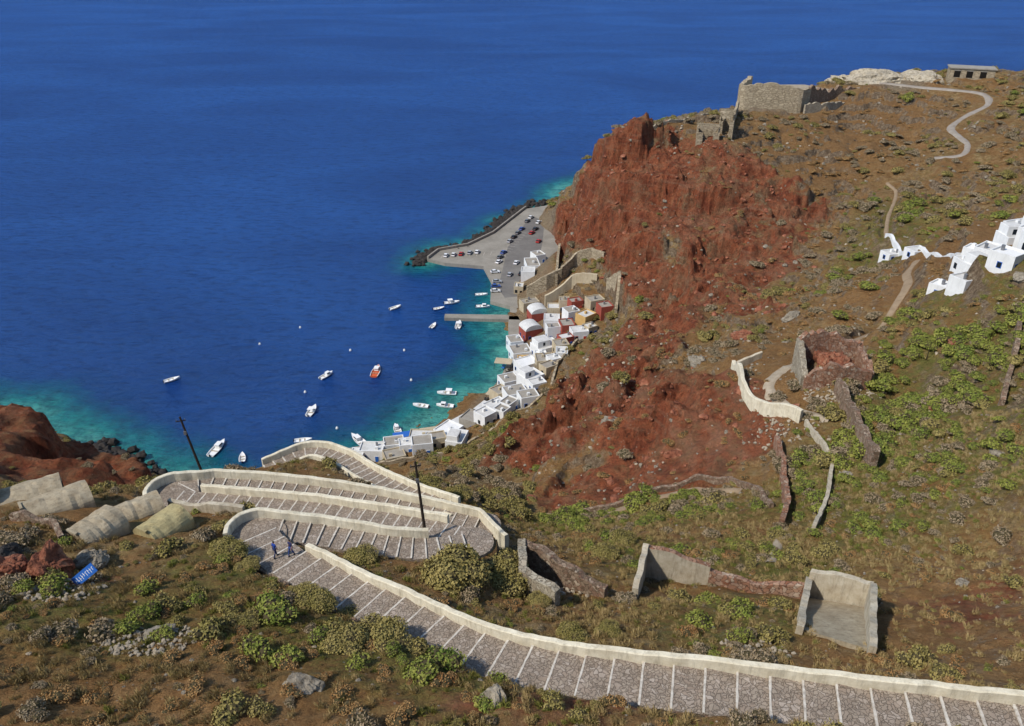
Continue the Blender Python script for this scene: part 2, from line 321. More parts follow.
om_=[q for q in t.t.nodes if q.type=='OUTPUT_MATERIAL'][0];t.L(ms.outputs[0],om_.inputs[0]);t.t.nodes.remove(t.b)
M['water']=t.m

# ------------------------------------------------------------------ mesh builders
def grid_obj(name,xs,ys,Z,attrs,mat):
    ny,nx=len(ys),len(xs);X,Y=np.meshgrid(xs,ys)
    co=np.stack([X,Y,Z],2).reshape(-1,3).astype(np.float32)
    idx=np.arange(nx*ny).reshape(ny,nx)
    f=np.stack([idx[:-1,:-1],idx[:-1,1:],idx[1:,1:],idx[1:,:-1]],2).reshape(-1,4).astype(np.int32)
    me=bpy.data.meshes.new(name);me.vertices.add(len(co));me.vertices.foreach_set('co',co.ravel())
    me.loops.add(f.size);me.loops.foreach_set('vertex_index',f.ravel())
    me.polygons.add(len(f));me.polygons.foreach_set('loop_start',np.arange(0,f.size,4,dtype=np.int32))
    me.polygons.foreach_set('loop_total',np.full(len(f),4,dtype=np.int32))
    me.polygons.foreach_set('use_smooth',np.ones(len(f),dtype=bool))
    me.update()
    for an,(ty,arr) in attrs.items():
        a=me.attributes.new(an,ty,'POINT')
        a.data.foreach_set('color' if ty=='FLOAT_COLOR' else 'value',arr.astype(np.float32).ravel())
    me.materials.append(mat);ob=bpy.data.objects.new(name,me);COL.objects.link(ob);return ob
pale=blobs(X,Y,[(188,440,196,420,12),(100,395,125,402,14),(60,372,96,382,5)],.4)*.8
redv=red*(.62+.38*sstep(.3,.8,slope))
redv=np.maximum(redv,blobs(X,Y,[(45,52,70,62,9),(-6,34,10,33,3),(-40,50,-36,50,4)],.5)*.36)
zones=np.stack([redv,green,np.maximum(pale,np.clip(port*1.2-.3,0,1)*.6),np.ones_like(red)],2)
grid_obj('terrain',xs,ys,Z,{'zones':('FLOAT_COLOR',zones),'drysoil':('FLOAT',brown)},M['ground'])
wxs=np.concatenate([[-20000,-6000,-2000,-800],np.arange(-400,330,3),[600,1500,5000,20000]])
wys=np.concatenate([[-3000,0],np.arange(60,620,3),[700,900,1500,4000,12000,25000]])
WX,WY=np.meshgrid(wxs,wys)
land=Z>-.4;edge=np.zeros_like(land);edge[:-1,:-1]=(land[:-1,:-1]!=land[1:,:-1])|(land[:-1,:-1]!=land[:-1,1:])
ex,ey=X[edge],Y[edge];sel=slice(None,None,3);ex,ey=ex[sel],ey[sel]
qx=[-39,-35,-21,-10,-2];qy=[350,363,371,387,407];ex=np.concatenate([ex,qx]);ey=np.concatenate([ey,qy])
dmin=np.full(WX.shape,1e6)
for i in range(0,len(ex),200):
    dmin=np.minimum(dmin,np.sqrt(((WX[...,None]-ex[i:i+200])**2+(WY[...,None]-ey[i:i+200])**2).min(-1)))
shore=np.clip(1-dmin/32,0,1)
grid_obj('sea',wxs,wys,np.zeros_like(WX),{'shore':('FLOAT',shore)},M['water'])

class MB:
    def __init__(s):s.v=[];s.f=[];s.m=[];s.mats=[]
    def mi(s,mat):
        if mat not in s.mats:s.mats.append(mat)
        return s.mats.index(mat)
    def add(s,vs,fs,mat):
        o=len(s.v);s.v+=[tuple(map(float,v)) for v in vs];k=s.mi(mat)
        for f in fs:s.f.append([i+o for i in f]);s.m.append(k)
    def box(s,c,d,mat,rz=0,taper=1,tz=None):
        x,y,z=c;a,b,h=d[0]/2,d[1]/2,d[2]/2;cr,sr=math.cos(rz),math.sin(rz);vs=[]
        for k in (-1,1):
            tt=taper if k>0 else 1
            for i,j in ((-1,-1),(1,-1),(1,1),(-1,1)):
                px,py=i*a*tt,j*b*tt;vs.append((x+px*cr-py*sr,y+px*sr+py*cr,z+k*h))
        s.add(vs,[(3,2,1,0),(4,5,6,7),(0,1,5,4),(1,2,6,5),(2,3,7,6),(3,0,4,7)],mat)
    def cyl(s,p,q,r1,r2,mat,n=10):
        p=Vector(p);q=Vector(q);d=(q-p).normalized();u=d.orthogonal().normalized();w=d.cross(u);vs=[]
        for c,r in ((p,r1),(q,r2)):
            for i in range(n):
                a=2*math.pi*i/n;vs.append(c+u*math.cos(a)*r+w*math.sin(a)*r)
        s.add(vs,[(i,(i+1)%n,n+(i+1)%n,n+i) for i in range(n)]+[tuple(range(n))[::-1],tuple(range(n,2*n))],mat)
    def obj(s,name,loc=(0,0,0),rot=(0,0,0),smooth=False,bevel=0,parent=None):
        me=bpy.data.meshes.new(name);me.from_pydata(s.v,[],s.f)
        for m in s.mats:me.materials.append(m)
        me.polygons.foreach_set('material_index',s.m)
        if smooth:me.polygons.foreach_set('use_smooth',[True]*len(s.f))
        me.update();ob=bpy.data.objects.new(name,me);COL.objects.link(ob);ob.location=loc;ob.rotation_euler=rot
        if bevel:
            bm=ob.modifiers.new('b','BEVEL');bm.width=bevel;bm.segments=2;bm.limit_method='ANGLE'
        if parent:ob.parent=parent
        return ob
def dup(ob,name,loc,rz,sc=1):
    o=bpy.data.objects.new(name,ob.data);COL.objects.link(o);o.location=loc;o.rotation_euler=(0,0,rz);o.scale=(sc,)*3 if not isinstance(sc,tuple) else sc
    return o

# ------------------------------------------------------------------ stairs
def normals(a):
    d=np.gradient(a[:,:2],axis=0);d/=np.linalg.norm(d,axis=1)[:,None]+1e-9
    return np.stack([-d[:,1],d[:,0]],1)
sb=MB();rs=random.Random(5)
for k,a in PS.items():
    hw=PATHS[k][1];nn=normals(a)
    for i in range(len(a)-1):
        z=a[i][2]
        c=[(a[i][0]+nn[i][0]*s*hw,a[i][1]+nn[i][1]*s*hw) for s in (-1,1)]
        e=[(a[i+1][0]+nn[i+1][0]*s*hw,a[i+1][1]+nn[i+1][1]*s*hw) for s in (-1,1)]
        b0=z-1.2
        sb.add([(*c[0],z),(*c[1],z),(*e[1],z),(*e[0],z),(*c[0],b0),(*c[1],b0),(*e[1],b0),(*e[0],b0)],[(3,2,1,0),(0,4,7,3),(1,2,6,5),(3,7,6,2)],M['cobble'])
        d=np.array([(e[0][0]+e[1][0]-c[0][0]-c[1][0])/2,(e[0][1]+e[1][1]-c[0][1]-c[1][1])/2]);d/=np.linalg.norm(d)+1e-9
        e0,e1=np.array(e[0]),np.array(e[1]);K=7;lo=[]
        for j in range(K+1):
            p=e0+(e1-e0)*(j/K*.97+.015);wv=.08+.07*rs.random();lo.append((p-d*wv,p+d*(.02+.02*rs.random())))
        vs=[]
        for p,q in lo:vs+=[(*p,z+.025),(*q,z+.025),(*p,z-.08),(*q,z-.12)]
        sb.add(vs,[(4*j,4*j+1,4*j+5,4*j+4) for j in range(K)]+[(4*j+1,4*j+3,4*j+7,4*j+5) for j in range(K)]+[(4*j+2,4*j,4*j+4,4*j+6) for j in range(K)]+[(0,2,3,1),(4*K,4*K+1,4*K+3,4*K+2)],M['paint'])
for lx,ly,lz,lr in LAND:
    vs=[(lx+lr*math.cos(i*math.pi/10),ly+lr*math.sin(i*math.pi/10),lz-.045) for i in range(20)]
    sb.add(vs+[(x,y,z-1) for x,y,z in vs],[tuple(range(20))]+[(i,20+i,20+(i+1)%20,(i+1)%20) for i in range(20)],M['cobble'])
sb.obj('stone_stairway')

def wall(name,a,h,th,mat,base=2.0,jag=0,step=.6,seed=0,capmat=None,ground=False,hprof=None):
    a=np.array(a,float)
    if a.shape[1]==2:
        a=np.column_stack([a,[H(x,y) for x,y in a]])
    d=np.concatenate([[0],np.cumsum(np.hypot(*np.diff(a[:,:2],axis=0).T))]);n=max(2,int(d[-1]/step)+1);s=np.linspace(0,d[-1],n)
    b=np.stack([np.interp(s,d,a[:,k]) for k in range(3)],1)
    if ground:b[:,2]=[H(x,y) for x,y in b[:,:2]];b[:,2]=np.convolve(np.pad(b[:,2],2,'edge'),np.ones(5)/5,'valid')
    hh=np.full(n,float(h)) if hprof is None else np.interp(s/d[-1],np.linspace(0,1,len(hprof)),hprof)
    nn=normals(b);m=MB();vs=[];cm=capmat or mat
    for i in range(n):
        x,y,z=b[i];hi=hh[i]+jag*(2*float(fbm(np.array(x+seed),np.array(y),1.6,3,seed))-1)*1.8+(.09*(float(vn(np.array(x*.8),np.array(y*.8),14))-.5))
        hi=max(.15,hi);k=.07 if jag<.1 else .02
        j=(float(vn(np.array(x*1.3),np.array(y*1.3),4))-.5)*.16
        for o,zz in ((-th/2,-base),(-th/2,hi-k),(-th/2+k,hi),(th/2-k,hi),(th/2,hi-k),(th/2,-base)):
            vs.append((x+nn[i][0]*(o+j),y+nn[i][1]*(o+j),z+zz))
    fs=[];fc=[]
    for i in range(n-1):
        for k in range(5):
            (fc if k in (1,2,3) else fs).append((i*6+k,i*6+k+1,i*6+6+k+1,i*6+6+k))
    fs+=[tuple(range(6))[::-1],tuple((n-1)*6+k for k in range(6))]
    m.add(vs,fs,mat)
    o=len(m.v)-len(vs);ci=m.mi(cm)
    for f in fc:m.f.append([q+o for q in f]);m.m.append(ci)
    return m.obj(name)
def offs(a,o):
    nn=normals(a);return np.column_stack([a[:,0]+nn[:,0]*o,a[:,1]+nn[:,1]*o,a[:,2]])
SA={k:catmull(v[0],.7) for k,v in PATHS.items()}
wall('parapet_wall',offs(SA['A'],-2.1)[:-9],1.0,.5,M['cream'])
def arc(cx,cy,z,r,a0,a1,n=14):
    return np.array([(cx+r*math.cos(R(a0+(a1-a0)*i/(n-1))),cy+r*math.sin(R(a0+(a1-a0)*i/(n-1))),z) for i in range(n)])
bo=offs(SA['B'],1.72)
wall('parapet_wall',np.vstack([arc(-24.6,59.8,87.8,2.9,200,105),bo[3:-5]]),1.05,.5,M['cream'])
co_=offs(SA['C'],-1.72)
wall('parapet_wall',np.vstack([co_[4:-3]]),.95,.5,M['cream'])
do=offs(SA['D'],1.68)
wall('parapet_wall',np.vstack([arc(-37.6,70.8,83.95,2.85,265,110),do[6:],[(-1.6,67.2,81.4),(-.6,65.6,81.6)]]),1.1,.5,M['cream'])
wall('parapet_wall',offs(SA['E'],1.55)[4:],.9,.45,M['cream'])
wall('parapet_wall',offs(SA['E'],-1.55)[6:],.95,.45,M['cream'])
wall('stone_kerb',offs(SA['A'],2.0),.12,.35,M['stone'],.8)

# ------------------------------------------------------------------ utility poles
def pole(x,y,h,lx,ly,z=None):
    z=H(x,y)-.4 if z is None else z;m=MB()
    m.cyl((0,0,0),(lx,ly,h),.17,.11,M['wood'],12)
    m.box((lx,ly,h-.55),(1.1,.09,.1),M['wood'],.3)
    for i in (-.45,0,.45):m.cyl((lx+i*.95,ly+i*.3,h-.5),(lx+i*.95,ly+i*.3,h-.3),.045,.035,M['metal'],8)
    m.box((lx*.8,ly*.8-.16,h*.78),(.3,.2,.45),M['metal'],.2)
    return m.obj('utility_pole',(x,y,z))
pole(-8.6,61.6,9.6,-.6,.3,85.4)
pole(-36.0,75.6,9.2,-1.5,.4)

# ------------------------------------------------------------------ quay, pier, port paving
def slab(name,poly,z,mat,depth=4,side=None,sub=0):
    zz=z if isinstance(z,list) else [z]*len(poly)
    m=MB();n=len(poly);vs=[(x,y,q) for (x,y),q in zip(poly,zz)]+[(x,y,q-depth) for (x,y),q in zip(poly,zz)]
    m.add(vs,[tuple(range(n))],mat);m.f+= [[i,n+i,n+(i+1)%n,(i+1)%n] for i in range(n)];k=m.mi(side or mat);m.m+=[k]*n
    ob=m.obj(name)
    bm=bmesh.new();bm.from_mesh(ob.data);bmesh.ops.recalc_face_normals(bm,faces=bm.faces);bm.to_mesh(ob.data);bm.free();return ob
quay=[(-39,350),(-35,360),(-21,367),(-9,384),(-1,403),(8,424),(20,430),(32,420),(27,380),(21,350),(16,320),(12,300),(2,296),(-9,303),(-9,324),(-13,341),(-31,345)]
slab('quay',quay,1.6,M['concrete'],5)
slab('pier',[(-27,291),(-27,287.5),(4,285.5),(4,290)],1.3,M['concrete'],4)
slab('port_road',[(-6,316),(-3,306),(5,308),(11,335),(15,372),(17,402),(11,412),(7,400),(3,385),(-2,365),(-4,340)],1.614,M['asph'],.01)
m=MB()
for i in range(14):
    y=344+i*3.2;x=-7.6+i*1.02;m.box((x,y,1.622),(4.2,.14,.006),M['paint'],R(-25))
for i in range(8):m.box((-33+i*3.3,352.3+i*.7,1.607),(.14,4.4,.006),M['paint'],R(-8))
m.obj('parking_bay_markings')
wall('quay_retaining_wall',[(-39.3,350,1.6),(-35.3,360.4,1.6),(-21.3,367.6,1.6),(-9.5,384.5,1.6),(-1.6,403.5,1.6),(7.5,425,1.6)],1.2,.8,M['greyroof'],3)
SH=[(-50,195.5),(-44,198),(-34,202),(-22,205),(-13,214),(-7,227),(-2,242),(1,260),(0,279),(1,300)]
sh=catmull([(x,y,1.2) for x,y in SH],2.5)
prom=[tuple(p) for p in offs(sh,1.5)[:,:2]]+[tuple(p) for p in offs(sh,-5.5)[::-1][:,:2]]
slab('waterfront_promenade',prom,1.3,M['concrete'],4)

# ------------------------------------------------------------------ buildings
def house(name,x,y,w_,d_,h,rz=0,wallm='white',roofm='whiteroof',door='bluewood',vault=False,z=None,seed=0,upper=0):
    rr=random.Random(seed+int(x*7+y*3))
    z=(max(1.3,min(H(x,y),H(x-math.cos(rz)*w_/2,y),H(x+math.cos(rz)*w_/2,y))) if z is None else z)
    m=MB();W_=M[wallm];Rf=M[roofm];D_=M[door]
    m.box((0,0,h/2-1.5),(w_,d_,h+3),W_)
    if vault:
        n=10;vs=[]
        for yy in (-d_/2-.02,d_/2+.02):
            for i in range(n+1):
                a=math.pi*i/n;vs.append((-math.cos(a)*w_/2*1.002,yy,h+math.sin(a)*w_*.28))
        m.add(vs,[(i,i+1,n+2+i,n+1+i) for i in range(n)]+[tuple(range(n+1))[::-1],tuple(range(n+1,2*n+2))],Rf)
    else:
        m.box((0,0,h+.02),(w_-.5,d_-.5,.04),Rf)
        for sx,sy,lx,ly in ((0,-d_/2+.12,w_,.24),(0,d_/2-.12,w_,.24),(-w_/2+.12,0,.24,d_-.5),(w_/2-.12,0,.24,d_-.5)):
            m.box((sx,sy,h+.21),(lx,ly,.42),W_)
        if rr.random()<.7:m.box((rr.uniform(-.25,.25)*w_,rr.uniform(-.2,.2)*d_,h+.5),(.9,.7,.9),W_)
        if rr.random()<.6:
            px,py=rr.uniform(-.3,.3)*w_,rr.uniform(-.3,.3)*d_;m.cyl((px,py,h),(px,py,h+1.1),.35,.35,M['metal'],10)
        if upper:
            m.box((-w_*.18,d_*.1,h+upper/2),(w_*.55,d_*.65,upper),W_);m.box((-w_*.18,d_*.1,h+upper+.02),(w_*.5,d_*.6,.06),Rf)
            m.box((-w_*.18,d_*.1-d_*.325,h+upper*.5),(.9,.06,1.2),M['glass'])
    for st in range(max(1,int(h//3))):
        zb=st*3
        k=max(2,int(w_//2.4))
        for i in range(k):
            px=-w_/2+(i+.5)*w_/k
            for sy in (-1,1):
                if st==0 and i==k//2:
                    m.box((px,sy*(d_/2+.02),zb+1.05),(1.25,.10,2.2),W_);m.box((px,sy*(d_/2+.05),zb+1.0),(1.0,.12,2.05),D_)
                elif rr.random()<.8:
                    m.box((px,sy*(d_/2+.02),zb+1.6),(1.05,.08,1.35),D_);m.box((px,sy*(d_/2+.05),zb+1.6),(.8,.1,1.1),M['glass'])
        k=max(1,int(d_//2.8))
        for i in range(k):
            py=-d_/2+(i+.5)*d_/k
            for sx in (-1,1):
                if rr.random()<.75:m.box((sx*(w_/2+.02),py,zb+1.6),(.08,1.0,1.3),D_);m.box((sx*(w_/2+.05),py,zb+1.6),(.1,.75,1.05),M['glass'])
    return m.obj(name,(x,y,z),(0,0,rz),bevel=.05)
B=[
(10,281,7,6,5,.3,'redpl','whiteroof','redwood',True,0),(7,270,7,6,4.6,.25,'redpl','whiteroof','bluewood',True,0),(15,272,6,6,4,.2,'white','whiteroof','bluewood',False,0),
(12,251,9,7,4.5,.35,'white','whiteroof','bluewood',False,2.4),(3,253,7,7,4,.2,'white','greyroof','bluewood',False,0),(20,262,5,6,4.5,.4,'redpl','greyroof','redwood',False,0),
(27,264,6,5,5,.5,'ochre','whiteroof','redwood',False,0),(34,266,5,5,5,.4,'redpl','greyroof','wood',False,0),(24,256,6,5,3.5,.3,'white','whiteroof','redwood',False,0),
(5,240,7,6,4,.3,'white','white','bluewood',False,0),(11,238,6,6,4,.3,'beige','greyroof','wood',False,0),(-1,232,6,6,3.5,.4,'white','greyroof','bluewood',False,0),
(6,226,7,6,4.5,.5,'white','whiteroof','bluewood',False,2.2),(1,218,7,6,4,.6,'white','greyroof','bluewood',False,0),(-4,222,5,5,3.5,.5,'beige','greyroof','wood',False,0),
(-5,211,7,5,3.8,.7,'white','whiteroof','wood',False,0),(5,213,6,5,4,.5,'white','greyroof','bluewood',False,0),(-12,205,6,6,3.5,.8,'greyroof','greyroof','bluewood',False,0),
(-8,202,5,5,4,.9,'white','whiteroof','wood',False,0),(-19,200,7,6,3.5,1.0,'white','white','bluewood',False,0),(-16,193,7,5,4,1.1,'white','whiteroof','bluewood',False,2.2),
(-27,198,7,5,3.6,.2,'beige','whiteroof','redwood',False,0),(-26,191,6,5,4,.1,'white','greyroof','bluewood',False,0),(-35,196,6,5,3.5,.1,'white','greyroof','bluewood',False,0),
(-41,193,7,5,3.5,.2,'white','whiteroof','bluewood',False,0),(-34,189,6,5,4,.15,'beige','greyroof','wood',False,0),(9,335,6,10,4.5,.15,'white','greyroof','bluewood',False,0),
(7,323,6,6,5,.1,'white','whiteroof','bluewood',False,0),(12,347,5,6,4,.2,'white','greyroof','bluewood',False,0),(17,247,5,5,4,.4,'beige','greyroof','wood',False,0),
(31,273,6,5,4.5,.4,'beige','greyroof','wood',False,0),(7,293,7,5,4,.15,'beige','greyroof','wood',False,0),(17,241,4,5,3.6,.2,'white','whiteroof','bluewood',False,0),
(19,253,5,4,3.4,.3,'redpl','whiteroof','bluewood',False,0),(22,270,5,5,4,.35,'white','greyroof','bluewood',False,0),(16,279,5,5,4.5,.2,'beige','whiteroof','wood',False,0),
(12,230,5,4,3.6,.4,'beige','greyroof','wood',False,0),(8,220,5,4,3.4,.5,'white','whiteroof','bluewood',False,0),(10,245,4,4,3.2,.3,'white','white','bluewood',False,0),
(-1,210,5,4,3.6,.7,'white','greyroof','bluewood',False,0),(-22,195,5,4,3.4,.5,'beige','greyroof','wood',False,0),(-31,193,4,4,3.2,.2,'white','whiteroof','bluewood',False,0),
(1,262,5,6,3.5,.1,'white','greyroof','bluewood',False,0),(4,246,4,4,3.2,.3,'ochre','whiteroof','wood',False,0),(28,258,4,4,3.4,.4,'beige','whiteroof','bluewood',False,0),
(24,276,5,4,4,.3,'redpl','greyroof','redwood',False,0),(3,312,4,5,3.4,.1,'beige','whiteroof','wood',False,0),
(14,236,4,4,3.4,.2,'white','whiteroof','redwood',False,0),(15,262,5,4,5.4,.3,'white','greyroof','bluewood',False,0),
(20,279,4,4,5,.1,'beige','greyroof','bluewood',False,0),(-3,204,4,4,3.4,.7,'white','greyroof','bluewood',False,0),(-45,191,4,4,3,.1,'white','whiteroof','wood',False,0)]
for i,(x,y,w_,d_,h,rz,wm,rm_,dm_,va,up) in enumerate(B):
    house('harbour_house',x,y,w_,d_,h,rz+.25*math.sin(i*2.3),wm,rm_,dm_,va,upper=up,seed=i)
for x,y,w_,d_,rz,mt in ((-16,209,7,4,.8,'whiteroof'),(-24,203.5,8,3.5,.25,'beige'),(-9,217,6,4,1.0,'whiteroof'),(-3,247,4,6,1.4,'beige'),(-33,201,6,3,.25,'bluewood'),(-6,226,5,4,1.2,'beige')):
    m=MB();m.box((0,0,2.6),(w_,d_,.12),M[mt])
    for i in (-1,1):
        for j in (-1,1):m.cyl((i*(w_/2-.2),j*(d_/2-.2),0),(i*(w_/2-.2),j*(d_/2-.2),2.6),.06,.06,M['wood'],6)
    for k in range(3):m.box((-w_/3+k*w_/3,0,.72),(1,1,.06),M['bluewood']);m.cyl((-w_/3+k*w_/3,0,0),(-w_/3+k*w_/3,0,.7),.05,.05,M['wood'],6)
    m.obj('taverna_awning',(x,y,1.3),(0,0,rz))
wall('retaining_wall',[(6,301),(14,300),(20,302)],7,1,M['bigstone'],5,jag=.15,step=1.5,ground=True,hprof=[5,7,6])
wall('retaining_wall',[(20,302),(26,308),(33,306),(37,300)],6,1,M['bigstone'],6,jag=.2,step=1.5,ground=True,hprof=[6,6,4,2])
wall('retaining_wall',[(13,288),(24,291),(33,286)],5,1,M['beige'],6,jag=.15,step=1.5,ground=True,hprof=[4,5,3])
wall('retaining_wall',[(18,300),(20,325),(22,345)],4,1,M['bigstone'],6,jag=.3,step=1.5,ground=True,hprof=[5,4,2])
wall('retaining_wall',[(37,258),(39,268),(36,278)],3,1,M['bigstone'],6,jag=.3,step=1.5,ground=True)
wall('retaining_wall',[(23,249),(15,232),(12,214),(2,206),(-6,196),(-18,188),(-38,185)],1.2,.7,M['bigstone'],3,jag=.5,step=1.5,ground=True)

for i,(x,y,w_,d_,h,rz,va,up) in enumerate([(92,150,5,4,3.6,.4,False,0),(97,147,5,5,3.6,.3,False,0),(98,156,6,5,4.6,.5,False,2.4),(104,150,5,4,4,.2,False,0),(103,162,6,5,4.2,.4,False,0),(109,158,5,5,5,.1,True,0),(111,168,6,5,4.2,.3,False,2.4),(105,171,4,4,3.2,.5,False,0),(117,176,6,5,4,.2,False,0),(118,165,6,5,5.5,.3,False,0),(110,149,5,5,5.0,.3,False,0),(95,163,4,4,3.0,.4,False,0),(101,167,4,3,3,.3,False,0),(115,160,4,4,6,.2,True,0),(106,156,3,4,4.6,.4,False,0)]):
    house('whitewashed_house',x,y,w_,d_,h,rz+.3*math.sin(i*1.9),'white','white' if i%2 else 'whiteroof','bluewood' if i%3 else 'wood',va,upper=up,seed=40+i)
wall('whitewashed_terrace_wall',[(116,236),(115,226),(111,210),(109,197),(107,183),(104,175)],1.1,.8,M['white'],1,ground=True,jag=.1,step=1)
for x,y in ((112,222),(109,203)):house('whitewashed_house',x,y,5,4,2.6,.3,'white','whiteroof','bluewood',False,seed=70+x)

# ------------------------------------------------------------------ fort ruin, hut, ruins on the headland
wall('fort_ruin_wall',[(111,404,54),(113,402,54),(138,396,54),(143,400,54)],16,2,M['bigstone'],6,jag=.7,step=1.5,hprof=[16,17.5,17.5,16,15])
wall('fort_ruin_wall',[(111,404,56),(122,428,60)],12,2,M['bigstone'],6,jag=.8,step=1.5,hprof=[14,10])
wall('fort_ruin_wall',[(143,400,58),(160,412,62),(178,420,64)],6,1.6,M['stone'],6,jag=1.4,step=1.5,hprof=[12,7,4,2])
wall('ruined_stone_wall',[(140,394,56),(152,398,58),(168,408,60)],5,1.2,M['palestone'],5,jag=.9,step=1.3,hprof=[7,4,2])
slab('fort_floor',[(112,404),(138,397),(160,413),(150,428),(122,428)],66,M['dirt'],6)
def arched(name,x,y,z,w_,d_,h,rz,mat):
    m=MB();k=max(1,int(w_//5));pw_=w_/k
    for i in range(k):
        cx=-w_/2+pw_*(i+.5);ow=pw_*.45
        for sgn in (-1,1):m.box((cx+sgn*(ow/2+(pw_-ow)/4),-d_/2,h*.3-1),((pw_-ow)/2-.01,.7,h*.6+2),mat)
        n=8;vs=[];zt=h*.6
        for yy in (-d_/2-.35,-d_/2+.35):
            for j in range(n+1):
                a=math.pi*j/n;vs.append((cx-math.cos(a)*ow/2,yy,zt+math.sin(a)*ow/2))
            for j in range(n+1):vs.append((cx-pw_/2+pw_*j/n,yy,h+.5*rs.random()))
        q=2*(n+1);fs=[]
        for j in range(n):
            fs.append((j,j+1,n+1+j+1,n+1+j));fs.append((q+j+1,q+j,q+n+1+j,q+n+1+j+1));fs.append((j,q+j,q+j+1,j+1));fs.append((n+1+j,n+2+j,q+n+2+j,q+n+1+j))
        fs+=[(0,n+1,q+n+1,q),(n,q+n,q+2*n+1,2*n+1)]
        m.add(vs,fs,mat)
    m.box((0,d_/2,h/2-1),(w_,.7,h+2),mat)
    for sgn in (-1,1):m.box((sgn*(w_/2-.3),0,h*.45-1),(.6,d_-.75,h*.9+2),mat)
    return m.obj(name,(x,y,z),(0,0,rz))
arched('ruined_store_building',80,331,H(80,331)-.8,9,6,6,-.2,M['bigstone'])
arched('ruined_arched_house',90,342,H(90,342)-.8,6,6,9,-.3,M['bigstone'])
wall('ruined_stone_wall',[(92,345),(98,360),(104,380)],5,1,M['bigstone'],3,jag=.8,ground=True,step=1.2)
wall('ruined_stone_wall',[(60,352),(74,358),(90,372)],1.6,1,M['palestone'],3,jag=.8,ground=True,step=1.2)
m=MB();m.box((0,0,1),(20,9,7),M['bigstone']);m.box((0,0,4.75),(21,10,.5),M['greyroof'])
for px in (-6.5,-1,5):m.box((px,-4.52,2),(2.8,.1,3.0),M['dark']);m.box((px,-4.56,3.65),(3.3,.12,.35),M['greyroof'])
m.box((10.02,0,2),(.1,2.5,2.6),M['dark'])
m.obj('ruined_stone_hut',(226,414,H(226,414)-.3),(0,0,-.35))

def rock(name,loc,sz,mat,seed=0,rough=.5,sub=5):
    bm=bmesh.new();bmesh.ops.create_icosphere(bm,subdivisions=sub,radius=1)
    r=np.random.default_rng(seed)
    c=r.normal(size=(18,3));c/=np.linalg.norm(c,axis=1)[:,None];dd_=r.uniform(.6,.95,18)
    V_=np.array([v.co[:] for v in bm.verts]);k=np.ones(len(V_))
    for ci,di in zip(c,dd_):
        q=V_@ci;k=np.where(q>di,np.minimum(k,di/np.maximum(q,1e-6)),k)
    f=rough*(fbm(V_[:,0]*3+V_[:,2]*2.3+seed,V_[:,1]*3-V_[:,2]*2.1,1.6,6,seed,True)-.55)
    V_=V_*(k+f)[:,None]*np.array(sz)
    for v,p in zip(bm.verts,V_):v.co=Vector(p)
    me=bpy.data.meshes.new(name);bm.to_mesh(me);bm.free();me.materials.append(mat)
    ob=bpy.data.objects.new(name,me);COL.objects.link(ob);ob.location=loc;ob.rotation_euler=(0,0,seed);return ob
def rk(name,x,y,sz,mat,seed,dz=0):return rock(name,(x,y,H(x,y)+dz),sz,mat,seed)
rk('tuff_mound',192,432,(24,11,7),M['palerock'],3,-1);rk('tuff_mound',206,424,(13,8,5),M['palerock'],5,-1);rk('tuff_mound',176,440,(11,8,5),M['palerock'],6,-1)
wall('ruined_farmhouse',[(51.5,122),(57,120.8),(62.5,121)],4,1.0,M['redstone'],3,jag=.9,ground=True,hprof=[2.5,4.2,4.0,3.0])
wall('ruined_farmhouse',[(51.5,122),(52.5,130)],4.5,1.0,M['palestone'],3,jag=.9,ground=True,hprof=[2.8,4.5,6.0])
wall('ruined_farmhouse',[(52.5,130),(58,130.5),(63.5,129.5)],6,1.2,M['redstone'],3,jag=.9,ground=True,hprof=[6,7,6.4,4.5])
wall('ruined_farmhouse',[(62.5,121),(63.5,129.5)],4,1.0,M['redstone'],3,jag=.9,ground=True,hprof=[3,3.6,4.4])
rk('red_rock_outcrop',58,126,(4.4,3.4,3.6),M['redrock'],8,.2)
rk('rock_outcrop',-38.6,50,(2.6,2.0,2.1),M['redrock'],21,.3);rk('rock_outcrop',-41.5,49,(2.2,1.6,1.6),M['redrock'],22,.2);rk('rock_outcrop',-36.5,52.5,(1.6,1.4,1.2),M['greyrock'],23,.1);rk('rock_outcrop',-43.5,52,(2.2,1.6,1.3),M['blkrock'],27,.1)
rk('grey_boulder',-1.2,34.6,(1.1,.8,.9),M['palerock'],24,.1);rk('grey_boulder',-13.4,35,(1.4,.9,.7),M['greyrock'],25,0);rk('grey_boulder',-25.5,41,(1.3,1.0,.5),M['greyrock'],26,.0)
for i,(x,y,s) in enumerate(((68,108,1.6),(73,93,1.8),(64,86,1.2),(80,126,2.0),(35,62,.9),(49,94,1.2),(70,75,1.3),(96,140,1.8),(46,60,.8),(30,118,2.0),(20,137,2.2),(40,150,2.4),(54,166,2.6),(70,180,2.8),(-20,120,1.8),(-6,112,1.8))):
    rk('rock_outcrop',x,y,(s*1.2,s*.9,s*.6),M['greyrock'] if i%3 else M['redrock'],60+i,-.3)

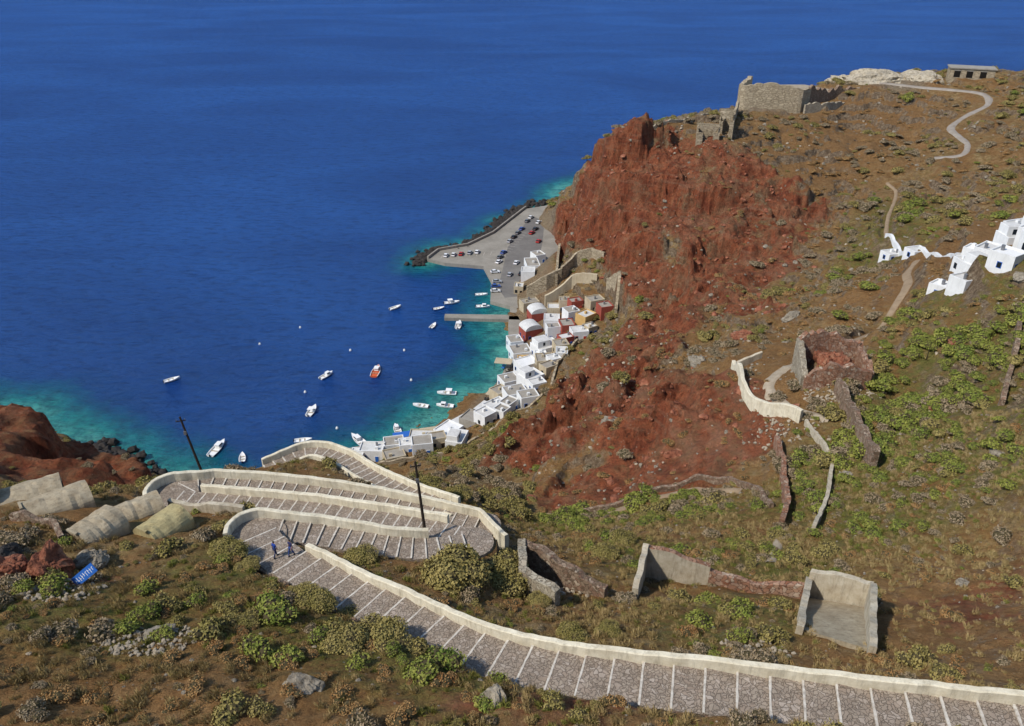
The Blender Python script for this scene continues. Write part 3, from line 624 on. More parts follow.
# ------------------------------------------------------------------ mid-ground walls and trails
wall('retaining_wall',catmull([(44,139,0),(43.2,131,0),(42.3,126,0),(44.2,118.8,0),(48.5,113,0)],.8)[:,:2],2.5,.7,M['cream'],2.5,jag=.08,ground=True)
wall('retaining_wall',[(44,139),(50,141)],1.6,.6,M['oldcream'],2.5,jag=.15,ground=True)
wall('dry_stone_wall',[(56.2,119),(55.2,110),(52.3,94)],3.4,.9,M['stone'],2,jag=.4,ground=True)
wall('dry_stone_wall',[(43.5,109),(42.4,102),(40.8,96),(38.8,89),(35.7,82.4)],2.0,.7,M['redstone'],2,jag=.35,ground=True)
wall('dry_stone_wall',catmull([(48.9,111.7,0),(49,104,0),(48.3,98.6,0),(45.5,92,0),(43.5,87.7,0),(38.5,79.2,0)],.8)[:,:2],1.2,.5,M['oldcream'],2,jag=.15,ground=True)
wall('dry_stone_wall',[(4.9,108.4),(14.8,105.8),(23,106.5),(31,106),(35,104),(38,98),(37.5,91)],.9,.6,M['stone'],2,jag=.2,ground=True)
wall('dry_stone_wall',[(72,100),(80,112),(86,122)],1.4,.7,M['stone'],2,jag=.5,ground=True)
wall('ruined_house_wall',[(12.0,57.4),(13.9,63.4)],2.4,.6,M['oldcream'],2.5,jag=.3,ground=True,hprof=[1.8,4.4])
wall('ruined_house_wall',[(13.9,63.4),(20.4,61.8)],3.2,.6,M['oldcream'],2.5,jag=.3,ground=True,hprof=[4.4,4.0,2.4],capmat=M['redstone'])
wall('ruined_house_wall',[(20.4,61.8),(29.4,58.9)],1.0,.6,M['redstone'],2.5,jag=.25,ground=True,hprof=[1.8,1.2,1.8])
wall('ruined_house_wall',[(29.4,58.9),(24.6,48.8)],1.6,.6,M['oldcream'],2.5,jag=.25,ground=True,hprof=[2.6,1.9,1.2])
wall('ruined_house_wall',[(29.4,58.9),(34.0,55.8)],3.0,.6,M['oldcream'],3,jag=.15,ground=True,hprof=[3.6,3.6])
wall('ruined_house_wall',[(34.0,55.8),(28.8,44.8)],1.6,.6,M['oldcream'],2.5,jag=.25,ground=True,hprof=[3.4,2.4,1.2])
rfl=[(29.2,58.4),(33.6,55.4),(28.8,45.4),(25,49.2)]
slab('ruined_house_floor',rfl,[H(29.2,58.4)+.4,H(33.6,55.4)+.4,H(28.8,45.4)+.35,H(25,49.2)+.35],M['vault'],2)
wall('ruined_cottage',[(1.0,62.6),(1.0,56.8),(4.2,54.0)],3.4,.8,M['palestone'],3,jag=.5,ground=True,hprof=[4.2,3.4,2.0])
wall('ruined_cottage',[(1.0,62.6),(9.2,57.4)],3.2,.8,M['stone'],3,jag=.5,ground=True,hprof=[4.2,3.0,1.6])
def ribbon(name,pl,w_,mat,dz=.1,step=1.0):
    a=catmull([(x,y,0) for x,y in pl],step);nn=normals(a);m=MB();vs=[];K=5
    zc=np.array([H(x,y) for x,y in a[:,:2]]);zc=np.convolve(np.pad(zc,2,'edge'),np.ones(5)/5,'valid')
    for i in range(len(a)):
        ww_=w_*(1+.7*(float(fbm(np.array(i*.35),np.array(w_*3.1),1.5,3,3))-.5))
        for k in range(K):
            o=(k/(K-1)-.5)*ww_;x,y=a[i][0]+nn[i][0]*o,a[i][1]+nn[i][1]*o
            vs.append((x,y,max(H(x,y),zc[i]*.5+H(x,y)*.5)+dz*(1 if 0<k<K-1 else -1.5)))
    m.add(vs,[(i*K+k,i*K+k+1,i*K+K+k+1,i*K+K+k) for i in range(len(a)-1) for k in range(K-1)],mat)
    return m.obj(name,smooth=True)
ribbon('hilltop_road',ROAD,3.8,M['roadgrey'],.35,1.5)
ribbon('dirt_trail',TR1,1.6,M['brn'],.25)
ribbon('dirt_trail',TR2,1.9,M['brn'],.22)
ribbon('dirt_trail',[(55,134),(50,130),(46.5,124),(49,116),(53,112)],3,M['dirt'],.3)
ribbon('dirt_trail',[(4,106.5),(14.8,104),(24,104.5),(31,103.5),(36,100)],2.4,M['brn'],.2)
ribbon('dirt_trail',[(36,82),(33,76),(30,70)],1.6,M['dirt'],.2)

# ------------------------------------------------------------------ vaulted cisterns at left
def vaulthouse(x,y,w_,l,rz,h=1.2,mat='vault'):
    z=H(x,y)-.5;m=MB();n=14;V_=M[mat];vs=[]
    prof=[(-w_/2,-2),(-w_/2,h)]+[(-math.cos(math.pi*i/n)*w_/2,h+math.sin(math.pi*i/n)*w_*.36) for i in range(1,n)]+[(w_/2,h),(w_/2,-2)]
    k=len(prof);L=12
    for j in range(L+1):
        for i,(px,pz_) in enumerate(prof):
            q=(float(vn(np.array(px*1.5+x),np.array(j*.9+y),2))-.5)*.28 if 0<i<k-1 else 0
            vs.append((px+q*.5,-l/2+l*j/L,pz_+q))
    m.add(vs,[(j*k+i,j*k+i+1,j*k+k+i+1,j*k+k+i) for j in range(L) for i in range(k-1)]+[tuple(range(k))[::-1],tuple(L*k+i for i in range(k))],V_)
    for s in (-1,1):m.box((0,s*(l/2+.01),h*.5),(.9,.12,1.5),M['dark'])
    m.box((0,-l/2-.1,h+w_*.38),(w_*.35,.25,.2),V_)
    return m.obj('vaulted_cistern_house',(x,y,z),(0,0,rz),smooth=False)
for a in ((-51,67,4,6.5,-1.0,.7,'vault'),(-46,64,3.8,6,-.9,.7,'vault'),(-39.3,58.6,3.8,4.2,-.5,1.0,'vault'),(-33.8,60.2,3.6,4.2,-.5,.8,'vaulty'),(-38.4,64.6,3.4,4.5,-.9,.5,'vault'),(-56,64.5,4,6,-1.0,.8,'vault')):vaulthouse(*a)
wall('ruined_stone_wall',[(-36,66.5),(-31,65),(-27.5,64.5)],1.2,.5,M['oldcream'],2,jag=.2,ground=True)
wall('ruined_stone_wall',[(-48,60),(-43,58.5),(-41,56)],1.0,.5,M['stone'],2,jag=.4,ground=True)

# ------------------------------------------------------------------ blue painted sign board with hand-brushed strokes
m=MB();m.box((0,0,0),(2.3,.07,.85),M['bluewood'])
rr=random.Random(3)
for i in range(9):
    x=-.95+i*.235;m.box((x,-.041,rr.uniform(-.05,.08)),(.045,.012,rr.uniform(.25,.45)),M['bwhite'])
    m.box((x+.06,-.044,rr.uniform(-.15,.18)),(.11,.012,.045),M['bwhite'])
for x in (-.8,.8):m.cyl((x,.08,-1.3),(x,.08,.3),.04,.04,M['wood'],8)
m.obj('blue_sign_board',(-34.6,48.3,H(-34.6,48.3)+1.2),(R(-25),R(-38),R(12)))

# ------------------------------------------------------------------ boats
def boat(L,Bm,hull,deck,cabin=False,engine=True,mast=False,canopy=None):
    m=MB();S_=11;vs=[];K=5
    for i in range(S_):
        t=i/(S_-1);y=-L/2+L*t;hw=Bm/2*(1-max(0,(t-.35)/.65)**2.2)*(.86+.14*min(1,t*4));hw=max(hw,.02);sh=.55+.35*t**2.5
        vs+=[(-hw,y,sh),(-hw*.82,y,.1),(0,y,-.25+.3*t**3),(hw*.82,y,.1),(hw,y,sh)]
    m.add(vs,[(i*K+k,i*K+k+1,i*K+K+k+1,i*K+K+k) for i in range(S_-1) for k in range(4)]+[(4,3,2,1,0)],M[hull])
    vs=[]
    for i in range(S_):
        t=i/(S_-1);y=-L/2+L*t;hw=Bm/2*(1-max(0,(t-.35)/.65)**2.2)*(.86+.14*min(1,t*4));hw=max(hw,.02);sh=.55+.35*t**2.5
        iw=max(hw-.14,.01);zi=.18 if .06<t<.68 else sh-.04
        vs+=[(-hw-.03,y,sh+.03),(-iw,y,sh+.03),(-iw*.95,y,zi),(iw*.95,y,zi),(iw,y,sh+.03),(hw+.03,y,sh+.03)]
    o=[(i*6+k,i*6+6+k,i*6+7+k,i*6+k+1) for i in range(S_-1) for k in (0,4)];m.add(vs,o,M['bwhite'])
    m.add(vs,[(i*6+k,i*6+6+k,i*6+7+k,i*6+k+1) for i in range(S_-1) for k in (1,2,3)],M[deck])
    for yy in (-.2*L,.08*L):m.box((0,yy,.45),(Bm*.8,.3,.05),M['bdeck'])
    if cabin:
        m.box((0,L*.1,.95),(Bm*.55,L*.24,.9),M['bwhite'],0,.85);m.box((0,L*.1,1.08),(Bm*.57,L*.2,.35),M['glass'],0,.93);m.box((0,L*.09,1.46),(Bm*.56,L*.27,.08),M['bwhite'])
    if engine:m.box((0,-L/2-.15,.55),(.32,.35,.7),M['dark'],0,.8)
    if mast:m.cyl((0,L*.22,.5),(0,L*.22,3.2),.05,.03,M['wood'],6);m.cyl((0,-L*.3,.5),(0,-L*.3,2.2),.04,.03,M['wood'],6)
    if canopy:
        m.box((0,-L*.12,1.75),(Bm*.75,L*.32,.07),M[canopy])
        for i in (-1,1):
            for j in (-.26,.02):m.cyl((i*Bm*.34,L*j,.5),(i*Bm*.34,L*j,1.75),.03,.03,M['metal'],5)
    return m
kinds=[boat(5.4,2.1,'bwhite','bwhite'),boat(5.8,2.2,'bwhite','bwhite',True),boat(8,3,'borange','borange',True,False,True),boat(8.5,2.8,'bwhite','bwhite',True,True,False,None),boat(4.8,1.9,'bblue','bwhite'),boat(6.5,2.4,'bwhite','bwhite',False,True,False,'bwhite')]
BO=[(-118,240,0,-55),(-65,243,1,-35),(-48,246,2,-5),(-48,299,0,-50),(-65,220,5,-10),(-89,199,3,-12),(-80,194,4,15),(-47,203,3,40),(-64,203,0,-80),(-31,282,4,-20),(-21,283,5,-5),(-25,304,5,-75),(-22,231,5,85),(-22,223,1,80),(-30,223,0,75),(-36,209,1,20),(-12,300,1,-90),(-13,312,0,-85),(-30,298,4,-70)]
for x,y,k,a in BO:kinds[k].obj('moored_boat',(x,y,.05),(0,0,R(a)))
def buoy(x,y,mat):
    bm=bmesh.new();bmesh.ops.create_uvsphere(bm,u_segments=12,v_segments=8,radius=.45)
    for v in bm.verts:
        if v.co.z>.3:v.co.z+=.15
    bmesh.ops.create_cone(bm,segments=8,radius1=.07,radius2=.05,depth=.5,matrix=Matrix.Translation((0,0,.65)))
    me=bpy.data.meshes.new('mooring_buoy');bm.to_mesh(me);bm.free();me.materials.append(mat);o=bpy.data.objects.new('mooring_buoy',me);COL.objects.link(o);o.location=(x,y,.1)
for x,y in ((-95,267),(-83,281),(-60,262),(-70,232),(-40,262),(-55,210),(-35,240)):buoy(x,y,M['bwhite'])

# ------------------------------------------------------------------ cars
CP={}
def car(x,y,a,c):
    if c not in CP:
        pm=plain('car_paint_'+str(len(CP)),c,.3,0,.05)
        m=MB();W2=.86
        prof=[(-2.1,.35),(-2.12,.75),(-1.95,.92),(-1.05,.98),(-.95,.98),(1.0,.95),(1.9,.82),(2.1,.65),(2.12,.35)]
        n=len(prof);vs=[(px,s*W2,pz_) for s in (-1,1) for px,pz_ in prof]
        m.add(vs,[tuple(range(n)),tuple(range(n,2*n))[::-1]]+[(i,n+i,n+(i+1)%n,(i+1)%n) for i in range(n)],pm)
        cab=[(-1.75,.95),(-1.25,1.42),(.15,1.46),(1.0,.95)]
        vs=[(px,s*(W2-.06 if pz_<1 else W2-.2),pz_) for s in (-1,1) for px,pz_ in cab]
        m.add(vs,[(0,1,2,3),(7,6,5,4),(0,4,5,1),(2,6,7,3)],M['glass'])
        vs=[(px,s*(W2-.17),pz_) for s in (-1,1) for px,pz_ in ((-1.27,1.40),(-1.2,1.47),(.1,1.50),(.2,1.43))]
        m.add(vs,[(0,1,2,3),(7,6,5,4),(0,4,5,1),(1,5,6,2),(2,6,7,3)],pm)
        for wx_ in (-1.3,1.32):
            for s in (-1,1):m.cyl((wx_,s*.7,.33),(wx_,s*.9,.33),.33,.33,M['rubber'],14);m.cyl((wx_,s*.9,.33),(wx_,s*.915,.33),.19,.17,M['metal'],10)
        for s in (-1,1):m.box((2.1,s*.6,.66),(.08,.3,.14),M['bwhite']);m.box((-2.11,s*.62,.78),(.06,.22,.16),M['redwood'])
        ob=m.obj('parked_car',(x,y,1.63),(0,0,R(a)),bevel=.04);CP[c]=ob;return ob
    o=dup(CP[c],'parked_car',(x,y,1.63),R(a))
    bm_=o.modifiers.new('b','BEVEL');bm_.width=.04;bm_.segments=2
    return o
cc=[(.75,.75,.75),(.03,.03,.035),(.35,.36,.38),(.4,.03,.025),(.04,.09,.3),(.7,.7,.68),(.12,.13,.14)]
CARS=[(-31,353,80),(-27.5,354,82),(-24,355,80),(-20,356.5,78),(-16.5,357.5,80),(-7,312,5),(-7,317,8),(-6.5,322,5),(-6,345,60),(-5.5,351,60),(-4,357,62),(-1,372,65),(1,378,62),(3,384,64),(5,390,62),(10,384,60),(12,390,62),(8,402,65),(10,408,66),(3,318,80),(4,331,75),(-7.5,333,10),(14,400,60),(13,372,70),(-1,330,75),(2,344,70)]
for i,(x,y,a) in enumerate(CARS):car(x,y,a,cc[(i*5+i//3)%7])

# ------------------------------------------------------------------ people walking on the stairs
def TREAD(x,y):
    best=(1e9,0)
    for a in PS.values():
        for p,q in zip(a[:-1],a[1:]):
            d=q[:2]-p[:2];t=((x-p[0])*d[0]+(y-p[1])*d[1])/(d@d);tc=min(1,max(0,t));ds=math.hypot(x-p[0]-tc*d[0],y-p[1]-tc*d[1])
            if ds<best[0]:best=(ds,p[2])
    return best[1]
def person(name,x,y,face,top,legs,hair,ph=1):
    skin=plain('skin_'+name+str(x),(.42,.24,.16),.6,0,.05);TP=plain('top_'+str(x),top,.8);LG=plain('trousers_'+str(x),legs,.8);HR=plain('hair_'+str(x),hair,.7);SHO=M['rubber']
    e=bpy.data.objects.new(name,None);COL.objects.link(e);e.location=(x,y,TREAD(x,y)-.005);e.rotation_euler=(0,0,R(face));e.scale=(1.1,)*3
    def skinned(nm,verts,edges,rad,mat,root=0):
        me=bpy.data.meshes.new(nm);me.from_pydata(verts,edges,[]);ob=bpy.data.objects.new(nm,me);COL.objects.link(ob);ob.parent=e
        md=ob.modifiers.new('s','SKIN')
        for i,r in enumerate(rad):
            me.skin_vertices[0].data[i].radius=r if isinstance(r,tuple) else (r,r);me.skin_vertices[0].data[i].use_root=(i==root)
        ob.modifiers.new('u','SUBSURF').levels=2;ob.modifiers['u'].render_levels=2;me.materials.append(mat)
        return ob
    s=ph
    skinned('trousers',[(0,0,.95),(.09,0,.9),(.10,-.14*s,.5),(.10,-.20*s,.10),(-.09,0,.9),(-.10,.06*s,.5),(-.10,.24*s,.14)],[(0,1),(1,2),(2,3),(0,4),(4,5),(5,6)],[(.13,.10),.095,.065,.05,.095,.065,.05],LG)
    for sx,yy,zz in ((.10,-.23*s,.05),(-.10,.20*s,.08)):
        skinned('shoe',[(sx,yy+.08,zz),(sx,yy-.02,zz),(sx,yy-.14,zz-.01)],[(0,1),(1,2)],[.045,.05,.038],SHO)
    skinned('shirt',[(0,0,1.0),(0,-.01,1.2),(0,-.01,1.40),(.17,0,1.40),(.23,.06*s,1.15),(-.17,0,1.40),(-.23,-.06*s,1.15),(0,-.01,1.47)],[(0,1),(1,2),(2,3),(3,4),(2,5),(5,6),(2,7)],[(.15,.10),(.14,.10),(.16,.10),.07,.05,.07,.05,.055],TP)
    skinned('neck_and_head',[(0,-.01,1.46),(0,-.02,1.54),(0,-.03,1.62),(0,-.03,1.70),(0,-.11,1.61)],[(0,1),(1,2),(2,3),(2,4)],[.05,.055,(.078,.09),(.07,.08),.016],skin)
    skinned('hair',[(0,.015,1.60),(0,.0,1.70),(0,-.02,1.745)],[(0,1),(1,2)],[.07,.085,.06],HR)
    for sx,dy in ((.24,.02*s),(-.24,-.16*s)):
        wy_=dy
        skinned('forearm',[(sx*.96,.05*s if sx>0 else -.05*s,1.17),(sx,wy_,.93),(sx,wy_-.02,.88)],[(0,1),(1,2)],[.042,.03,(.02,.035)],skin)
        for k in range(4):
            fy=wy_-.05+k*.02;skinned('finger',[(sx,fy,.87),(sx,fy-.005,.83),(sx*.97,fy-.012,.80-.006*(k in(1,2)))],[(0,1),(1,2)],[.009,.009,.008],skin)
        skinned('thumb',[(sx,wy_-.04,.89),(sx*.95,wy_-.07,.86),(sx*.94,wy_-.075,.835)],[(0,1),(1,2)],[.01,.01,.009],skin)
    for sx in (-.03,.03):
        m=MB();m.box((sx,-.118,1.64),(.018,.01,.01),M['dark']);m.obj('eye',parent=e)
    m=MB();m.box((0,-.112,1.565),(.04,.01,.008),M['redwood']);m.obj('mouth',parent=e)
    for sx in (-.082,.082):skinned('ear',[(sx,-.02,1.60),(sx,-.02,1.64)],[(0,1)],[.014,.016],skin)
person('walking_person',-21.6,55.4,140,(.02,.06,.30),(.02,.03,.09),(.03,.02,.015),1)
person('walking_person',-20.2,55.6,150,(.03,.035,.10),(.03,.06,.2),(.05,.03,.02),-1)

# ------------------------------------------------------------------ vegetation
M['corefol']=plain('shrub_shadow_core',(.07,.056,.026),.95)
def bushmesh(name,nleaf,leaf,mat,seed,lobes=8,flat=.75,core=True):
    r=np.random.default_rng(seed);L=[]
    for i in range(lobes):
        a=r.uniform(0,2*math.pi);q=math.sqrt(r.uniform(0,1))*.58
        L.append((q*math.cos(a),q*math.sin(a),flat*(.18+.42*(1-q)*r.uniform(.5,1.1)),r.uniform(.28,.46)))
    L.append((0,0,flat*.4,.5))
    L=np.array(L);k=r.integers(0,len(L),nleaf);d=r.normal(size=(nleaf,3));d[:,2]=np.abs(d[:,2])*.9-.25;d/=np.linalg.norm(d,axis=1)[:,None]
    rad=L[k,3]*(.72+.38*r.uniform(0,1,nleaf));c=L[k,:3]+d*rad[:,None]*np.array([1,1,flat])
    c[:,2]=np.maximum(c[:,2],0.0)
    nrm=d+r.normal(size=(nleaf,3))*.55;nrm/=np.linalg.norm(nrm,axis=1)[:,None]
    u=np.cross(nrm,r.normal(size=(nleaf,3)));u/=np.linalg.norm(u,axis=1)[:,None];v=np.cross(nrm,u)
    s=leaf*r.uniform(.6,1.4,nleaf)[:,None]
    vs=np.stack([c-u*s-v*s*.5,c+u*s*.2-v*s*.7,c+u*s+v*s*.4,c-u*s*.3+v*s*.7],1).reshape(-1,3)
    m=MB();m.add(vs.tolist(),[(4*i,4*i+1,4*i+2,4*i+3) for i in range(nleaf)],mat)
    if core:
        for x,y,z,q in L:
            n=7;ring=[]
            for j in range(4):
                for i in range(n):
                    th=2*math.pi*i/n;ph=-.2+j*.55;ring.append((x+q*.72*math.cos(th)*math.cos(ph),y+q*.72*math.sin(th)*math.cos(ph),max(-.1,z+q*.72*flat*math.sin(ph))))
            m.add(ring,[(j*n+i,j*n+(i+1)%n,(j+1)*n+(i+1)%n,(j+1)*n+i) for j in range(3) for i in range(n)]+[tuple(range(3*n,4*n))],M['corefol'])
    me=bpy.data.meshes.new(name);me.from_pydata(m.v,[],m.f)
    for q in m.mats:me.materials.append(q)
    me.polygons.foreach_set('material_index',m.m);me.update();return me
M['f_olive']=foliage('olive_shrub_leaves',(.22,.19,.055),(.31,.25,.085),(.39,.31,.115))
M['f_green']=foliage('green_spurge_leaves',(.14,.19,.035),(.24,.26,.05),(.35,.33,.08))
M['f_grey']=foliage('thorny_grey_twigs',(.26,.19,.11),(.33,.25,.155),(.40,.32,.21))
M['f_rust']=foliage('rusty_dry_shrub',(.33,.16,.055),(.40,.23,.09),(.44,.29,.13))
M['f_dry']=foliage('dry_grass_blades',(.42,.30,.13),(.34,.26,.10),(.52,.40,.21))
M['f_grass']=foliage('green_grass_blades',(.17,.19,.04),(.26,.25,.055),(.35,.31,.10))
def instancer(name,child_mesh,childname,pts,sizes,tilt=0):
    N=len(pts);ang=rng.uniform(0,2*math.pi,N);s=sizes/2
    u=np.stack([np.cos(ang),np.sin(ang),rng.normal(size=N)*tilt],1);v=np.stack([-np.sin(ang),np.cos(ang),rng.normal(size=N)*tilt],1)
    s=s[:,None];vs=np.stack([pts-u*s-v*s,pts+u*s-v*s,pts+u*s+v*s,pts-u*s+v*s],1).reshape(-1,3)
    me=bpy.data.meshes.new(name);me.from_pydata(vs.tolist(),[],[(4*i,4*i+1,4*i+2,4*i+3) for i in range(N)])
    p=bpy.data.objects.new(name,me);COL.objects.link(p);c=bpy.data.objects.new(childname,child_mesh);COL.objects.link(c);c.parent=p
    p.instance_type='FACES';p.use_instance_faces_scale=True;p.show_instancer_for_render=False;return p
gy,gx=np.gradient(Z,ys,xs);slope2=np.hypot(gx,gy)
excl=np.maximum(blobs(X,Y,[(12,58,29,59,1.2),(29,57,31,52,3),(30,52,27.5,48,2),(1,60,8,57,1),(92,150,115,170,10),(105,180,114,230,4),(-51,67,-34,60,3.2),(111,404,150,412,14),(226,414,226,414,12),(192,430,205,425,12)],.2),trail*.9)
def scatter(N,x0,x1,y0,y1,fn,smin,smax,pw_=1.8):
    x=rng.uniform(x0,x1,N);y=rng.uniform(y0,y1,N);pr=fn(x,y)
    k=(rng.uniform(0,1,N)<pr)&(samp(pd,x,y)>.9)&(samp(port,x,y)<.3)&(samp(Z,x,y)>1.5)&(samp(excl,x,y)<.4)
    x,y=x[k],y[k];return np.stack([x,y,Hs(x,y)-.05],1),smin+(smax-smin)*rng.uniform(0,1,len(x))**pw_
cn=lambda x,y,wl,s,a,b:sstep(a,b,fbm(x,y,wl,3,s))
g=lambda x,y:samp(green,x,y)
rd_=lambda x,y:samp(red,x,y)
br_=lambda x,y:1-.8*samp(brown,x,y)
stp_=lambda x,y:1-sstep(1.3,2.2,samp(slope2,x,y))
def multi(*L):
    return np.vstack([a[0] for a in L]),np.concatenate([a[1] for a in L])
olive=lambda x,y:(.04+.6*cn(x,y,11,51,.48,.64))*(1-.95*rd_(x,y))*stp_(x,y)*br_(x,y)
greenf=lambda x,y:(.01+.95*g(x,y)*cn(x,y,9,52,.34,.54)+.12*cn(x,y,12,57,.58,.70))*(1-.96*rd_(x,y))*stp_(x,y)*br_(x,y)
greyf=lambda x,y:(.10+.45*cn(x,y,14,53,.48,.64))*(1-.85*rd_(x,y))*stp_(x,y)*(.4+.6*br_(x,y))
def regions(fn,n1,n2,n3,k=1):
    return multi(scatter(n1,-62,72,28,98,fn,.35*k,1.9*k,2.8),scatter(n2,-60,130,98,205,fn,.6*k,2.9*k,2.3),scatter(n3,0,300,205,470,fn,.9*k,3.6*k,2.6),scatter(n3//4,-180,-60,95,200,fn,.8,2.2))
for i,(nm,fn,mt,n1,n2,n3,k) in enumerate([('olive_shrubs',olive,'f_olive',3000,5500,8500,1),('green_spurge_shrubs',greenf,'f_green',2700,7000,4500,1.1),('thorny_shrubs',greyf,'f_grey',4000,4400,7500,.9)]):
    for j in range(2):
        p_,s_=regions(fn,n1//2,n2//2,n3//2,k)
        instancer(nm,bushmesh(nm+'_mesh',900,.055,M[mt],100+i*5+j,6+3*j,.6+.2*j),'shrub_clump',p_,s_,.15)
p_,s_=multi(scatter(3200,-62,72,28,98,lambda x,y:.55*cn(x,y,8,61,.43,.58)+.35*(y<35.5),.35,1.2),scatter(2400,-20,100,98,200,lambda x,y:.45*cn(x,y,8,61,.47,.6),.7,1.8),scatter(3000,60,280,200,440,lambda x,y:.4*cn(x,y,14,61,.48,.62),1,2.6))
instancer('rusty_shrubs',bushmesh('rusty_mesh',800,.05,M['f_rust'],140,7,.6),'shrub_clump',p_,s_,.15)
def tuft(name,mat,n,seed,spread=.5):
    r=np.random.default_rng(seed);vs=[];fs=[]
    for i in range(n):
        a=r.uniform(0,6.28);q=r.uniform(0,spread);x,y=q*math.cos(a),q*math.sin(a);h=r.uniform(.35,.9);l=r.uniform(.1,.5);b=r.uniform(0,6.28);w_=.022
        o=len(vs);vs+=[(x-w_*math.sin(b),y+w_*math.cos(b),0),(x+w_*math.sin(b),y-w_*math.cos(b),0),(x+l*math.cos(b)*.4,y+l*math.sin(b)*.4,h*.65),(x+l*math.cos(b),y+l*math.sin(b),h)]
        fs+=[(o,o+1,o+2),(o,o+2,o+3)]
    me=bpy.data.meshes.new(name);me.from_pydata(vs,[],fs);me.materials.append(mat);return me
p_,s_=scatter(18000,-60,70,28,100,lambda x,y:.22+.6*cn(x,y,7,71,.42,.6),.3,.85,1.3)
instancer('dry_grass',tuft('dry_tuft',M['f_dry'],70,5),'grass_tuft',p_,s_,.1)
p_,s_=scatter(9000,-60,70,28,100,lambda x,y:(.04+.6*cn(x,y,9,72,.51,.63)+.3*g(x,y))*br_(x,y),.25,.7,1.3)
instancer('green_grass',tuft('green_tuft',M['f_grass'],80,6),'grass_tuft',p_,s_,.1)
def stonemesh(name,mat,seed):
    bm=bmesh.new();bmesh.ops.create_icosphere(bm,subdivisions=2,radius=.5);r=np.random.default_rng(seed)
    c=r.normal(size=(9,3));c/=np.linalg.norm(c,axis=1)[:,None];dd_=r.uniform(.5,.85,9)
    for v in bm.verts:
        p=np.array(v.co)*2;k=1
        for ci,di in zip(c,dd_):
            q=p@ci
            if q>di:k=min(k,di/q)
        v.co=Vector(p*.5*k)*(1+.1*r.normal())
        v.co.z*=.7
    me=bpy.data.meshes.new(name);bm.to_mesh(me);bm.free();me.materials.append(mat);return me
sf=lambda x,y:.15+.8*cn(x,y,6,81,.52,.62)
p_,s_=multi(scatter(6000,-60,70,28,98,sf,.1,.6,3.5),scatter(3500,-10,110,98,200,sf,.2,1.2,3),scatter(3000,20,280,200,460,sf,.6,2.4,3))
instancer('loose_stones',stonemesh('stone_a',M['greyrock'],1),'stone',p_,s_,.3)
p_,s_=multi(scatter(2600,-60,70,28,98,sf,.1,.5,3.5),scatter(1300,-10,110,98,200,sf,.2,1.0,3),scatter(700,20,280,200,460,sf,.5,1.7,3))
instancer('pale_loose_stones',stonemesh('stone_b',M['paleston'],2),'stone',p_,s_,.3)
p_,s_=multi(scatter(2200,0,100,108,390,lambda x,y:rd_(x,y)*.7,.5,3.0,3))
instancer('red_scree_boulders',stonemesh('stone_e',M['redrock'],9),'boulder',p_,s_,.4)
def heap(c,r_,n,zt=1.0,s0=.15,s1=.5):
    a=rng.uniform(0,6.28,n);q=r_*np.sqrt(rng.uniform(0,1,n));x=c[0]+q*np.cos(a)*1.5;y=c[1]+q*np.sin(a)
    return np.stack([x,y,Hs(x,y)+.05+zt*(1-q/r_)*rng.uniform(0,1,n)],1),rng.uniform(s0,s1,n)
p_,s_=multi(heap((-25.8,40.3),2.3,260,.3,.12,.4),heap((-36,47),2.2,160,.3),heap((46,112),4,110,.3,.2,.7),heap((5,60),3,160,.3),heap((20,45.5),2,60,.2),heap((57,119.5),4,160,.4,.2,.7))
instancer('rubble_heap',stonemesh('stone_c',M['paleston'],4),'stone',p_,s_,.4)
def along(pl,n,wd_,s0,s1,z0=0):
    a=catmull([(x,y,0) for x,y in pl],1);k=rng.integers(0,len(a),n);x=a[k,0]+rng.normal(size=n)*wd_;y=a[k,1]+rng.normal(size=n)*wd_
    z=np.maximum(Hs(x,y),z0);return np.stack([x,y,z+rng.uniform(-.2,.6,n)],1),rng.uniform(s0,s1,n)
p_,s_=multi(along([(-44,347),(-41,358),(-34,365),(-22,371),(-12,388),(-4,406),(6,429)],760,1.9,1.2,3.4),along([(-8,392),(-4,408),(8,432),(24,440)],220,2.2,1.5,3.6),along([(-128,198),(-122,193),(-112,188),(-106,185)],330,2.8,1.0,4.0),along([(-46,199),(-30,204)],60,.8,.8,1.8),along([(-11,216),(-5,230),(0,246)],80,.8,.8,1.6))
instancer('shore_boulders',stonemesh('stone_d',M['blkrock'],7),'boulder',p_,s_,.4)
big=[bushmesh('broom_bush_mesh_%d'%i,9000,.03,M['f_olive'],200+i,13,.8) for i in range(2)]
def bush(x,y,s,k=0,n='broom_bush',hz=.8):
    o=bpy.data.objects.new(n,big[k]);COL.objects.link(o);o.location=(x,y,H(x,y)-.15);o.scale=(s,s,s*hz);o.rotation_euler=(0,0,x);return o
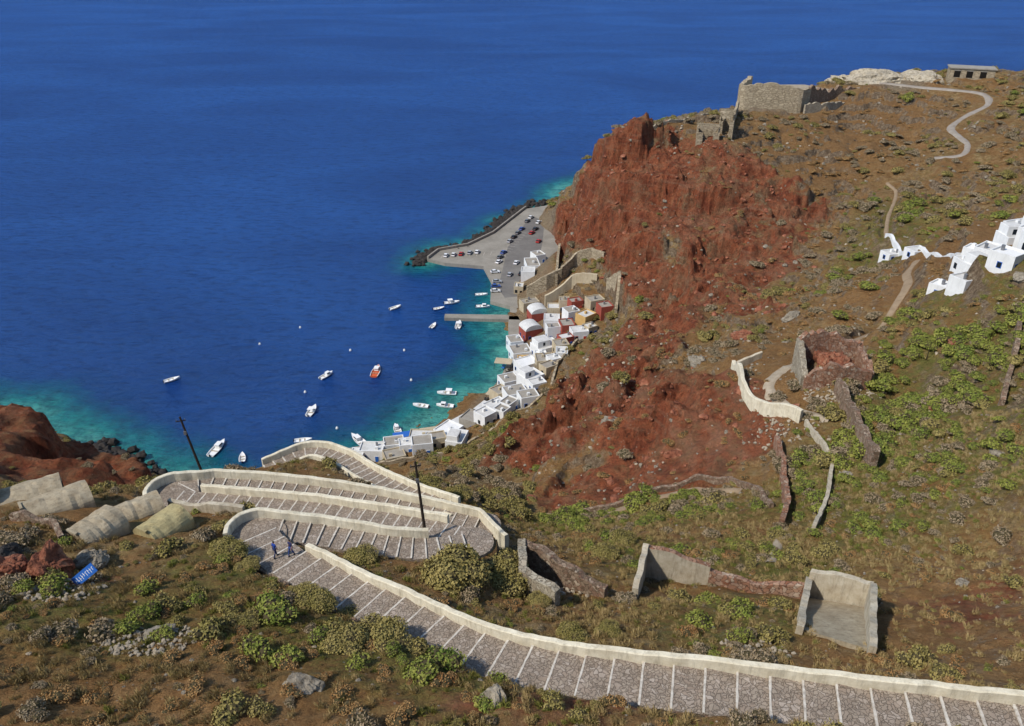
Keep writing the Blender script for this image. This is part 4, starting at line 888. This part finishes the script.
for a in ((-5.6,54.8,4.0,0,'broom_bush',1.0),(-.6,57.2,3.4,1,'broom_bush',1.1),(1.0,64.6,2.6,0),(-1.0,62.0,1.8,1),(-14.2,56.4,2.1,1),(-25.8,55.4,2.3,0),(-23.4,53.2,1.4,1),(-15.9,46.6,2.2,0),(-13.5,46.8,1.7,1),(-9.6,42.2,2.8,1),(-12.5,41.2,2.4,0),(-17.6,48.8,1.8,1),(5,46.9,1.8,0),(8,47.5,1.5,1),(-6.6,41.2,1.8,0),(2.5,53.4,1.6,1),(128,300,3.8,0),(11,73,2.4,1),(14,78,2.4,0),(-8,92,2.8,1),(-12,88,2.6,0),(-4,78,2.4,0),(-20,42.6,1.5,1)):bush(*a)
m=MB();m.cyl((0,0,-.3),(.1,0,3.6),.09,.04,M['wood'],8)
for i in range(7):
    a=i*1.7;z=2+i*.24;m.cyl((.06,0,z),(.06+.6*math.cos(a),.6*math.sin(a),z+.45),.035,.02,M['wood'],6)
for i in range(14):
    a=i*.9;m.add([(.08*math.cos(a+1.5),.08*math.sin(a+1.5),0),(-.08*math.cos(a+1.5),-.08*math.sin(a+1.5),0),(1.0*math.cos(a),1.0*math.sin(a),.5+.1*(i%3))],[(0,1,2)],M['f_olive'])
m.obj('agave_stalk',(75,127,H(75,127)))

# ------------------------------------------------------------------ camera, world, sun
cam=bpy.data.cameras.new('camera');co=bpy.data.objects.new('camera',cam);COL.objects.link(co)
co.location=(0,0,140);co.rotation_euler=(R(61),0,0);cam.sensor_width=36;cam.lens=28.125;cam.clip_end=40000;cam.clip_start=.5
scene.camera=co
el,az=R(48),R(240)
wd=bpy.data.worlds.new('World');scene.world=wd;wd.use_nodes=True;nt=wd.node_tree
sk=nt.nodes.new('ShaderNodeTexSky');sk.sky_type='NISHITA';sk.sun_disc=False;sk.sun_elevation=el;sk.sun_rotation=az;sk.dust_density=.3;sk.air_density=1.0;sk.ozone_density=3
nt.links.new(sk.outputs[0],nt.nodes['Background'].inputs[0]);nt.nodes['Background'].inputs[1].default_value=.15
l=bpy.data.lights.new('sun','SUN');l.energy=4.0;l.angle=R(2.5);l.color=(1,.94,.85)
lo=bpy.data.objects.new('sun',l);COL.objects.link(lo)
d=Vector((math.sin(az)*math.cos(el),math.cos(az)*math.cos(el),math.sin(el)))
lo.rotation_euler=(-d).to_track_quat('-Z','Y').to_euler()
scene.view_settings.view_transform='Standard';scene.view_settings.look='None';scene.view_settings.exposure=0
